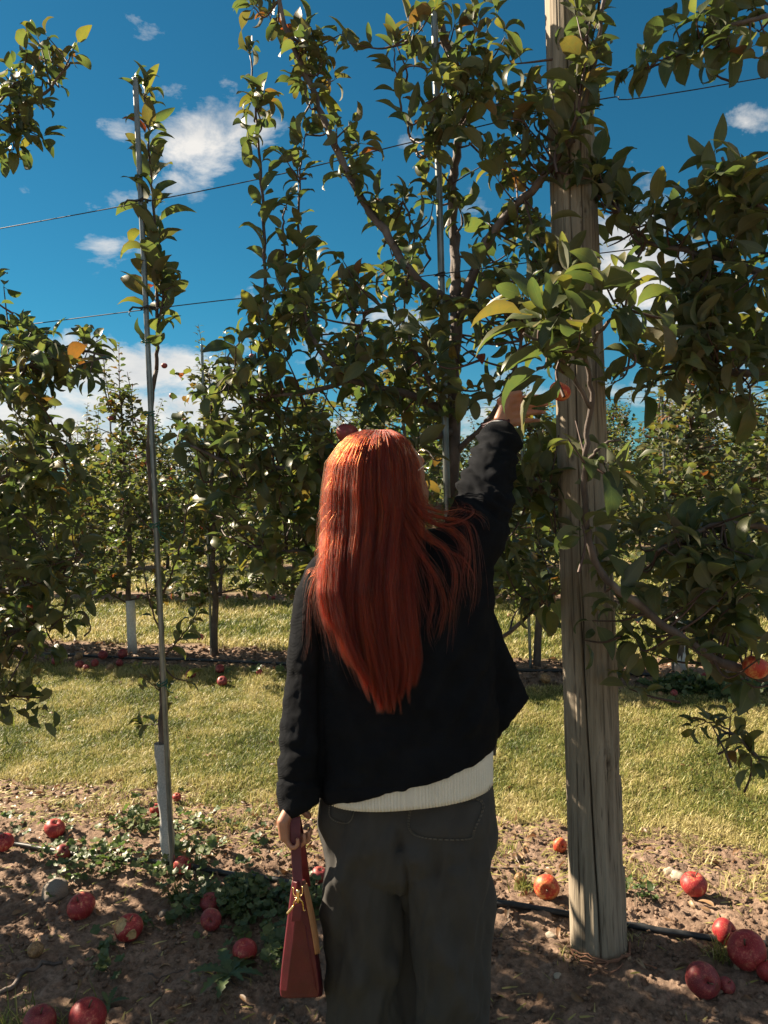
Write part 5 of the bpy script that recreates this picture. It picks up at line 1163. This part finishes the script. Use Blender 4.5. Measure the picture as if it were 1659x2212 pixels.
ARED = apple_material('apple_red', (.28, .018, .022), (.42, .05, .045), (.56, .24, .12), .25); AORG = apple_material('apple_orange', (.46, .04, .022), (.60, .15, .05), (.62, .34, .12))
ADRK = apple_material('apple_dark', (.19, .022, .028), (.29, .04, .042), (.36, .14, .08), .4); ABRN = apple_material('apple_brown', (.20, .11, .05), (.34, .20, .09), (.42, .28, .14), .7)
FLESH = simple('apple_flesh', (.50, .33, .15), .6, nscale=3, namp=.4, bump=.4, bscale=12); ROT = simple('apple_rot', (.30, .12, .03), .5, nscale=4, namp=.5, bump=.5); STEM = simple('stem', (.10, .055, .03), .7)
def apple_mesh(mat, bite=None, nu=30, nv=26, sq=1.0, seed=0, second=None, brot=None):
    r = random.Random(seed); V = []; a5 = r.uniform(0, 6)
    for i in range(nv+1):
        f = math.pi*i/nv; s, c = math.sin(f), math.cos(f)
        rad = s*(1+.10*c); z = c*.88-.24*math.exp(-(s/.24)**2)*(1 if c > 0 else -.5)
        for j in range(nu):
            a = 2*math.pi*j/nu; k = 1+.035*math.cos(5*a+a5)*(.4-c)+.03*math.cos(2*a+a5); V.append((rad*k*math.cos(a), rad*k*math.sin(a)*sq, z))
    V = np.array(V); F = []; mi = []
    cut = np.zeros(len(V), bool)
    for bc, br in (bite or []):
        bc = np.array(bc, float); d = V-bc; L = np.linalg.norm(d, axis=1); k = L < br; V[k] = bc+d[k]/(L[k][:, None]+1e-6)*br*(1+np.random.default_rng(seed).normal(0, .09, (k.sum(), 1))); cut |= k
        V[k] = np.where(np.linalg.norm(V[k], axis=1)[:, None] > 1.05, V[k]*.6, V[k])
    for i in range(nv):
        for j in range(nu):
            f = (i*nu+j, (i+1)*nu+j, (i+1)*nu+(j+1) % nu, i*nu+(j+1) % nu); F.append(f); mi.append(1 if sum(cut[q] for q in f) >= 3 else 0)
    return mesh('apple', V, F, [mat, second or FLESH], True, mi)
STA = Acc(); STA.tube([(0, 0, .5), (.03, 0, .8), (.12, .03, 1.12)], [.05, .045, .06], 6); STEMME = STA.mesh('stem', STEM)
AM = {'red': apple_mesh(ARED), 'red2': apple_mesh(ARED, seed=4, sq=.93), 'orange': apple_mesh(AORG, seed=2), 'dark': apple_mesh(ADRK, seed=3), 'brown': apple_mesh(ABRN, seed=5, sq=.92),
      'bitten': apple_mesh(ARED, [((-1.0, -.3, .75), .72), ((.35, -1.15, .35), .5)], seed=6), 'bitten2': apple_mesh(AORG, [((.75, -1.0, -.35), .80)], seed=7),
      'rotten': apple_mesh(ARED, [((.25, -1.05, -.55), .78)], seed=8, second=ROT), 'small': apple_mesh(ADRK, nu=14, nv=9, seed=9), 'smallb': apple_mesh(ABRN, nu=14, nv=9, seed=10)}
def apple(p, r, kind, rot, label, group=None, stem=True, hang=False):
    o = bpy.data.objects.new('apple', AM[kind]); COL.objects.link(o); o.location = p; o.scale = (r, r, r); o.rotation_euler = rot
    tag(o, label, 'apple', group)
    if stem: st = bpy.data.objects.new('stem', STEMME); COL.objects.link(st); st.parent = o
    return o
GA = 'windfall apples on the nearest soil strip'
for cx, cy, rp, kind, rot, lb in (
    (176, 1958, 26, 'red', (.5, -.2, 0), 'glossy red windfall apple beside the grey stone'),
    (278, 2005, 27, 'bitten', (.3, .2, .3), 'red windfall apple with a pale bitten patch on its upper left'),
    (454, 1952, 21, 'dark', (.4, .3, 0), 'dull red apple half under leaves, upper of the pair right of the guard foot'),
    (456, 1986, 21, 'dark', (1.2, .3, 0), 'elongated dull red apple, lower of the pair right of the guard foot'),
    (529, 2054, 24, 'rotten', (.2, 0, .2), 'rotting apple with brown flesh open at its base near the bag'),
    (393, 1869, 18, 'red', (.3, .8, 0), 'red apple touching the right side of the trunk guard'),
    (118, 1790, 20, 'red2', (.3, .3, 0), 'pinkish red apple among leaves at the sunlit edge of the soil on the left'),
    (8, 1820, 18, 'red', (.3, .1, 0), 'red apple cut by the left edge above the hose'),
    (135, 1842, 15, 'dark', (.3, .6, 0), 'dull red apple in the leaves just above the hose'),
    (338, 1750, 14, 'red2', (.3, .3, 0), 'apple peeping out left of the trunk guard in the grass edge'),
    (382, 1722, 9, 'red', (.3, .3, 0), 'small bright apple behind the leftmost pole at the grass edge'),
    (690, 1890, 17, 'dark', (.3, .3, 0), 'red apple half hidden behind the trouser leg beside the bag'),
    (77, 2051, 15, 'brown', (1.2, .2, 0), 'small brown shrivelled apple in the shaded soil at lower left'),
    (190, 2197, 34, 'red2', (.2, .2, 0), 'large red apple cut by the bottom edge with a grass blade across it'),
    (86, 2208, 29, 'dark', (.2, .2, 0), 'dark red apple at the bottom left corner'),
    (1209, 1826, 15, 'bitten2', (1.2, .9, 0), 'half eaten orange red apple behind the wooden post'),
    (1125, 1899, 14, 'brown', (.2, .2, 0), 'small yellow brown apple beside the orange apple'),
    (1181, 1916, 25, 'orange', (1.35, .15, -.3), 'orange apple lying with its stem hollow towards the camera'),
    (1499, 1911, 25, 'red', (.15, .1, 0), 'upright red apple casting a shadow on the sunlit soil'),
    (1565, 2013, 24, 'red2', (.7, .9, 0), 'red apple just behind the hose at the right'),
    (1614, 2053, 34, 'red', (.5, -.5, 0), 'largest bright red apple lying on the hose at the right'),
    (1661, 2098, 21, 'bitten', (.3, .3, 2.6), 'gnawed apple cut by the right edge'),
    (1517, 2116, 31, 'dark', (1.2, .2, 0), 'large dark red apple in the shade at lower right'),
    (1569, 2129, 15, 'dark', (.5, .2, 0), 'small dark apple touching the large one in the shade'),
    (655, 1808, 7, 'small', (.2, 0, 0), 'tiny bright red fruit on the soil between bag strap and trousers')):
    g = G(cx, cy+rp*.8); dist = (g-O).length; r = rp*dist/FPX*.92
    # centre on the viewing ray at the height where it rests on the soil
    z0 = float(gz(g.x, g.y)); c = G(cx, cy, z0+r*.86); z0 = float(gz(c.x, c.y)); c = G(cx, cy, z0+r*.86); apple(tuple(c), r, kind, rot, lb, GA, kind not in ('brown', 'rotten'))
r2 = [(412, 1457, 11, 'on bare soil nearest the brown trunk'), (475, 1445, 10, 'upper of two right of the brown trunk'), (480, 1472, 11, 'lower of two right of the brown trunk'), (265, 1412, 10, 'beside the tall white guard'), (222, 1415, 10, 'left of the tall white guard'), (170, 1418, 8, 'between the two white guards'),
      (172, 1436, 9, 'under the hose between the guards'), (205, 1432, 8, 'in the row of windfalls left of the tall guard'), (238, 1442, 8, 'below the windfalls left of the tall guard'), (258, 1432, 8, 'close to the tall guard foot'), (186, 1442, 7, 'in the heap between the guards'), (1178, 1466, 12, 'beside the leaning trunk'),
      (1525, 1465, 11, 'on the soil right of the guarded trunk'), (1456, 1498, 8, 'in the green weeds at the right'), (1426, 1500, 6, 'small one at the grass edge on the right'), (1340, 1413, 8, 'in the grass beyond the second row'), (434, 1378, 8, 'in the grass left of the brown trunk'), (1430, 1461, 9, 'brown one by the guarded trunk'), (1595, 1470, 8, 'near the right edge'), (1650, 1480, 8, 'cut by the right edge'), (20, 1420, 8, 'at the left edge'), (120, 1428, 8, 'right of the left white guard'), (560, 1452, 7, 'left of the person')]
for i, (cx, cy, rp, lb) in enumerate(r2):
    c = G(cx, cy, .03); r = rp*(c-O).length/FPX; c = G(cx, cy, float(gz(c.x, c.y))+r*.85); apple(tuple(c), r, ('small', 'small', 'smallb')[i % 3] if i > 3 else 'small', (RNG.uniform(0, 1.5), RNG.uniform(0, 1), 0), 'second row windfall, '+lb, 'windfall apples of the second row', False)
for i, (cx, cy) in enumerate([(398, 1297), (432, 1299), (490, 1292), (515, 1287), (540, 1290), (575, 1288), (590, 1292), (355, 1298), (300, 1290), (190, 1288), (230, 1296), (650, 1300), (1480, 1345), (1560, 1352), (1380, 1345), (1100, 1330)]):
    c = G(cx, cy, .03); r = 5.2*(c-O).length/FPX; c = G(cx, cy, float(gz(c.x, c.y))+r*.85); apple(tuple(c), r, ('small', 'smallb')[i % 4 == 3], (RNG.uniform(0, 1.5), RNG.uniform(0, 1), 0), 'third row windfall apple '+spot(cx), 'windfall apples of the third row', False)
def hang(px, py, off, rp, kind, rot, lb, row=0, stem=True):
    c = R(px, py, off, row); d = (c-O).dot(_F); return apple(tuple(c), rp*d/FPX, kind, rot, lb, 'apples hanging in the trees', stem)
hang(750, 936, -.28, 24, 'dark', (.2, .2, 0), 'dark red apple hanging just above the head')
hang(1209, 846, -.42, 23, 'orange', (.3, .5, 0), 'orange red apple hanging beside the fingertips before the post')
hang(1632, 1442, -.35, 28, 'orange', (.3, .2, 1), 'yellow and red apple hanging at the right edge')
hang(1150, 625, .0, 13, 'dark', (.2, .1, 0), 'deep red apple mostly hidden by leaves above the reaching hand')
for i, (px, py) in enumerate([(355, 790), (372, 855), (545, 770), (240, 905), (320, 1000), (470, 900)]): hang(px, py, RNG.uniform(-.2, .2), 7, 'small', (.2, .1, i), 'small apple hanging in the second row '+spot(px), 1, False)

# ------------------------------------------------------------------ stones, clods, litter, weeds
STONE = simple('stone', (.24, .20, .16), .85, nscale=25, namp=.35, bump=.8, bscale=120); PALE = simple('stone_pale', (.42, .36, .28), .85, nscale=40, namp=.3, bump=.6)
def stone_mesh(seed, mat, nu=14, nv=9, flat=.6):
    V, F = ell((0, 0, 0), (1, .72, flat), nu, nv); V = np.array([v*(1+.28*mnoise.noise(Vector(v)*1.6+Vector((seed*7, 0, 0)))) for v in V]); return mesh('stone', V, F, mat)
SM_ = [stone_mesh(i, STONE, 8, 5) for i in range(4)]
for cx, cy, rp, mt, lb in ((121, 1938, 30, STONE, 'rounded grey brown stone left of the glossy apple'), (353, 1978, 11, STONE, 'small angular stone below the trunk guard'), (1448, 1893, 12, PALE, 'pale flat stone left of the upright red apple'), (1463, 1901, 14, PALE, 'pale lumpy stone touching the upright red apple'), (1190, 2030, 10, PALE, 'small pale stone left of the post foot'), (1204, 2115, 8, PALE, 'little light stone in the shade below the post'), (1162, 1922, 7, PALE, 'pale pebble by the orange apple')):
    c = G(cx, cy, .01); r = rp*(c-O).length/FPX; c.z = float(gz(c.x, c.y))+r*.25; o = obj('stone', stone_mesh(cx, mt, 20, 12, .62), None, c); o.scale = (r, r, r); o.rotation_euler = (0, 0, cx); tag(o, lb, 'stone')
# clods and crumbs of soil
def clods(n, seed, smin, smax, u0, u1):
    r = np.random.default_rng(seed); x, y = scatter(n, u0, u1, seed, 'soil'); n = len(x); z = gz(x, y); s = smin+(smax-smin)*r.random(n)**4
    V0, F0 = ell((0, 0, 0), (1, .7, .5), 6, 4); F0 = [f for f in F0]; F0 = np.array(F0); k = fbm(x, y, 5, 3, .6, 3) > .42; x, y, z, s = x[k], y[k], z[k], s[k]; n = len(x)
    Vn = np.array([V0*(1+r.normal(0, .26, (len(V0), 1))) for _ in range(12)]); v = r.integers(0, 12, n); a = r.uniform(0, 6.28, n); ca, sa = np.cos(a), np.sin(a); P = Vn[v]*s[:, None, None]
    Q = np.stack([P[..., 0]*ca[:, None]-P[..., 1]*sa[:, None]+x[:, None], P[..., 0]*sa[:, None]+P[..., 1]*ca[:, None]+y[:, None], P[..., 2]+(z+s*.25)[:, None]], -1)
    F = (F0[None]+(np.arange(n)*len(V0))[:, None, None]).reshape(-1, 4)
    return mesh('soil_crumbs', Q.reshape(-1, 3), F.astype(np.int32), ground.data.materials[0], False, attr={'soil': np.ones(n*len(V0))})
tag(obj('soil_crumbs', clods(5000, 32, .004, .028, RSP-.55, RSP+.4)), 'coarse clods on the soil of the second row', 'soil', kind='stuff')
litter_later = 1
tag(obj('soil_crumbs', clods(26000, 31, .0018, .0115, -.95, .7)), 'loose crumbs and clods lying on the bare soil', 'soil', kind='stuff')
# dead leaves
def litter(n, seed, u0, u1, zone, s0, s1, label, filt=None):
    r = np.random.default_rng(seed); x, y = scatter(n, u0, u1, seed, zone)
    if filt is not None: k = filt(x, y); x, y = x[k], y[k]
    n = len(x); z = gz(x, y)+.008; a = r.uniform(0, 6.28, n); d = np.stack([np.cos(a), np.sin(a), r.normal(0, .2, n)], -1); up = np.array([0, 0, 1.])+r.normal(0, .55, (n, 3))
    me = join_leaves('dead_leaves', np.stack([x, y, z], -1), frame(d, up), r.uniform(s0, s1, n), r.integers(0, 8, n), r.random(n), [DEADM], LS); return tag(obj('dead_leaves', me), label, 'leaves', kind='stuff')
litter(420, 41, -.1, .9, 'soil', .03, .075, 'curled dead leaves and peelings scattered over the soil around the hose')
litter(130, 42, -.9, -.1, 'soil', .025, .06, 'few dead leaves in the shaded foreground soil')
litter(150, 43, .8, 3.0, 'grass', .03, .06, 'dead leaves caught in the mown grass')
litter(260, 44, .0, .9, 'soil', .025, .07, 'thick patch of dry curled leaves left of the handbag', lambda x, y: (x < -.25) & (x > -1.0))
litter(500, 45, RSP-.6, RSP+.45, 'soil', .03, .08, 'dead leaves under the second row')
# fallen twigs and roots
for pts, r_, lb in (([(-30, 2165), (30, 2140), (48, 2110), (85, 2095), (135, 2092)], .008, 'thick curved root on the shaded soil at lower left'), ([(1060, 1889), (1120, 1890), (1200, 1892)], .004, 'straight dry twig behind the orange apple'), ([(1062, 2045), (1090, 2020), (1105, 2000)], .003, 'short twig leaning by the trouser leg'), ([(1055, 2040), (1110, 2042), (1150, 2052)], .003, 'thin twig on the shaded soil left of the post'), ([(490, 2115), (510, 2140), (525, 2150)], .002, 'thin twig below the rotting apple'), ([(320, 2110), (350, 2115), (400, 2100)], .0025, 'bent twig by the curled leaf'), ([(1360, 2010), (1460, 2030), (1500, 2060)], .0022, 'dry stalk crossing beneath the hose at the right')):
    P = np.array([tuple(G(*q)) for q in pts]); P = catmull(P, 6); P[:, 2] = gz(P[:, 0], P[:, 1])+r_*.9; a = Acc(); a.tube(P, np.linspace(r_, r_*.55, len(P)), 8); nm = 'root' if 'root' in lb else 'fallen_twig'; tag(obj(nm, a.mesh(nm, ROOTM if nm == 'root' and 0 else BARK)), lb, 'root' if nm == 'root' else 'twig')
# mallow weeds: round scalloped leaves on short stalks
def mallow_shape(seed):
    r = random.Random(seed); n = 15; V = [(0, 0, 0)]; 
    for k in range(n): a = -2.75+5.5*k/(n-1); rr_ = 1*(1+.13*math.cos(a*5))*(1-.06*abs(a)); V.append((.25+rr_*math.cos(a)*.5, rr_*math.sin(a)*.55, .10+.10*math.cos(a*5+1)+r.uniform(-.03, .03)))
    F = [(0, i, i+1, i+1) for i in range(1, n)]; F2 = np.array([(0, i, i+1, i+1) for i in range(1, n)])
    V = np.array(V); uv = np.stack([V[:, 0], V[:, 1]+.5], -1)
    q = np.array([(0, i, i+1, min(i+2, n)) for i in range(1, n, 2) if i+1 <= n]); q = q[[len(set(f)) == 4 for f in q.tolist()]]
    return V, q, uv
MAL = [mallow_shape(i) for i in range(3)]
MALM = leaf_material('mallow', [(0, (.040, .070, .030)), (.5, (.062, .10, .040)), (1, (.10, .13, .045))], (.10, .13, .08), (1.8, 2.2, 1.2), .25)
def mallow(pxregions, seed, smin, smax, label):
    r = np.random.default_rng(seed); xs, ys = [], []
    for cx, cy, rx, ry, n in pxregions:
        for _ in range(n):
            a, b_ = r.normal(0, .5, 2); g = G(cx+a*rx, cy+b_*ry); xs.append(g.x); ys.append(g.y)
    x, y = np.array(xs), np.array(ys); k = (fbm(x, y, 6, 2, .6, 2) > .46); x, y = x[k], y[k]; n = len(x); h = r.uniform(.008, .06, n); z = gz(x, y)
    a = r.uniform(0, 6.28, n); tilt = r.normal(0, .4, n); d = np.stack([np.cos(a), np.sin(a), tilt], -1); up = np.array([0, -.25, 1.])+r.normal(0, .35, (n, 3))
    me = join_leaves('mallow_weeds', np.stack([x, y, z+h], -1), frame(d, up), r.uniform(smin, smax, n), r.integers(0, 3, n), r.random(n), [MALM], MAL)
    o = tag(obj('mallow_weeds', me), label, 'weeds', kind='stuff')
    A = Acc(); 
    for i in range(0, n, 2): A.tube([(x[i]-d[i][0]*.03, y[i]-d[i][1]*.03, z[i]), (x[i]-d[i][0]*.01, y[i], z[i]+h[i]*.7), (x[i], y[i], z[i]+h[i])], .0012, 3, cap=False)
    st = A.mesh('stalks', simple('mallow_stalk', (.08, .10, .04), .6)); q = obj('stalks', st, o, (0, 0, 0)); q['kind'] = 'stuff'
mallow([(200, 1840, 130, 60, 260), (420, 1840, 140, 70, 300), (560, 1950, 110, 60, 330), (470, 1990, 110, 50, 200), (200, 1980, 90, 30, 60), (150, 2030, 60, 20, 22), (260, 1920, 140, 50, 130), (250, 1780, 90, 40, 80), (30, 1790, 40, 25, 40), (590, 2070, 30, 60, 40), (230, 2100, 40, 40, 14), (350, 2030, 120, 25, 40), (60, 1850, 60, 20, 30), (690, 1960, 60, 40, 60)], 51, .022, .042, 'mallow weeds with small round lobed leaves spreading round the hose at left')
mallow([(1340, 1945, 40, 14, 26), (1395, 1965, 40, 10, 14), (1290, 1940, 20, 10, 8)], 52, .018, .03, 'small greyish weeds on the soil right of the post')
mallow([(1490, 1495, 110, 16, 220), (1620, 1510, 60, 16, 90), (540, 1455, 60, 8, 40)], 53, .05, .09, 'low green weeds under the second row at the right')
# toothed rosette weed (thistle) and pale lawn weed
def rosette(px, py, n, L, label, mat, seed):
    r = random.Random(seed); g = G(px, py); g.z = float(gz(g.x, g.y)); root = empty('rosette_weed', g, label, 'weed')
    for k in range(n):
        a = k*6.28/n+r.uniform(-.25, .25); ln = L*r.uniform(.65, 1.15); V = []; m_ = 12; el_ = r.uniform(.25, .7)
        for i in range(m_+1):
            s = i/m_; w = ln*.17*math.sin(math.pi*min(1, s*.92+.08))**.7*(1 if i % 2 else .55); q = s*ln; zz = math.sin(el_)*q-q*q*2.4*.5*(1/ln)*.35+.01
            for sd in (-1, 0, 1): V.append((math.cos(a)*q-math.sin(a)*w*sd, math.sin(a)*q+math.cos(a)*w*sd, zz+abs(sd)*w*.35))
        F = [(i*3+j, (i+1)*3+j, (i+1)*3+j+1, i*3+j+1) for i in range(m_) for j in range(2)]; uv = [(i/m_, j*.5) for i in range(m_+1) for j in range(3)]
        o = bpy.data.objects.new('leaf', mesh('leaf', V, F, mat, uv=uv)); COL.objects.link(o); o.parent = root
rosette(495, 2125, 9, .12, 'toothed rosette weed with jagged pale green leaves at the bottom left of the bag', MALM, 3)
rosette(600, 2060, 6, .05, 'small rosette weed under the bag', MALM, 4)
rosette(235, 2175, 5, .06, 'low ragged weed beside the large bottom apple', MALM, 5)
# grass tufts on the soil
def tuft(px, py, n, L, label, seed, tone=.45, sprd=.02):
    g = G(px, py); r = np.random.default_rng(seed); V, F, T = blades(g.x+r.normal(0, sprd, n), g.y+r.normal(0, sprd, n), L*r.uniform(.5, 1.2, n), np.full(n, .0028), np.clip(r.normal(tone, .18, n), 0, 1), seed)
    tag(obj('grass_tuft', mesh('grass_tuft', V, F, GRASS, False, attr={'tone': T})), label, 'grass', kind='stuff')
tuft(1235, 2075, 26, .05, 'dry grass blades at the left foot of the post', 67, .8, .03); tuft(1352, 2055, 34, .05, 'dry grass blades at the right foot of the post', 68, .75, .03)
tuft(1130, 1935, 90, .07, 'grass tuft in front of the yellow brown apple', 61, .55); tuft(1560, 2085, 90, .075, 'yellowish grass tuft between the dark apple and the big red apple', 62, .7)
tuft(15, 2212, 60, .09, 'grass blades at the bottom left corner', 63, .45, .04); tuft(378, 1960, 90, .10, 'green stalks at the foot of the metal pole', 64, .25, .012); tuft(190, 2212, 4, .12, 'few grass blades crossing the bottom apple', 65, .4, .03); tuft(110, 2205, 8, .08, 'few grass blades by the bottom left apple', 66, .4, .04)

# give look-alikes with one description their order from left to right
_by = {}
for o in bpy.data.objects:
    if o.parent is None and o.get('category') and o.get('group'): _by.setdefault((o['group'], o['label']), []).append(o)
for (g_, l_), os_ in _by.items():
    if 1 < len(os_) <= 5:
        bpy.context.view_layer.update(); os_.sort(key=lambda o: proj(o.matrix_world.translation)[0] if proj(o.matrix_world.translation)[2] > 0 else -9)
        nm = {2: ('left', 'right'), 3: ('left', 'middle', 'right'), 4: ('leftmost', 'second', 'third', 'rightmost'), 5: ('leftmost', 'second', 'third', 'fourth', 'rightmost')}[len(os_)]
        for o, w_ in zip(os_, nm): o['label'] = w_+' '+l_
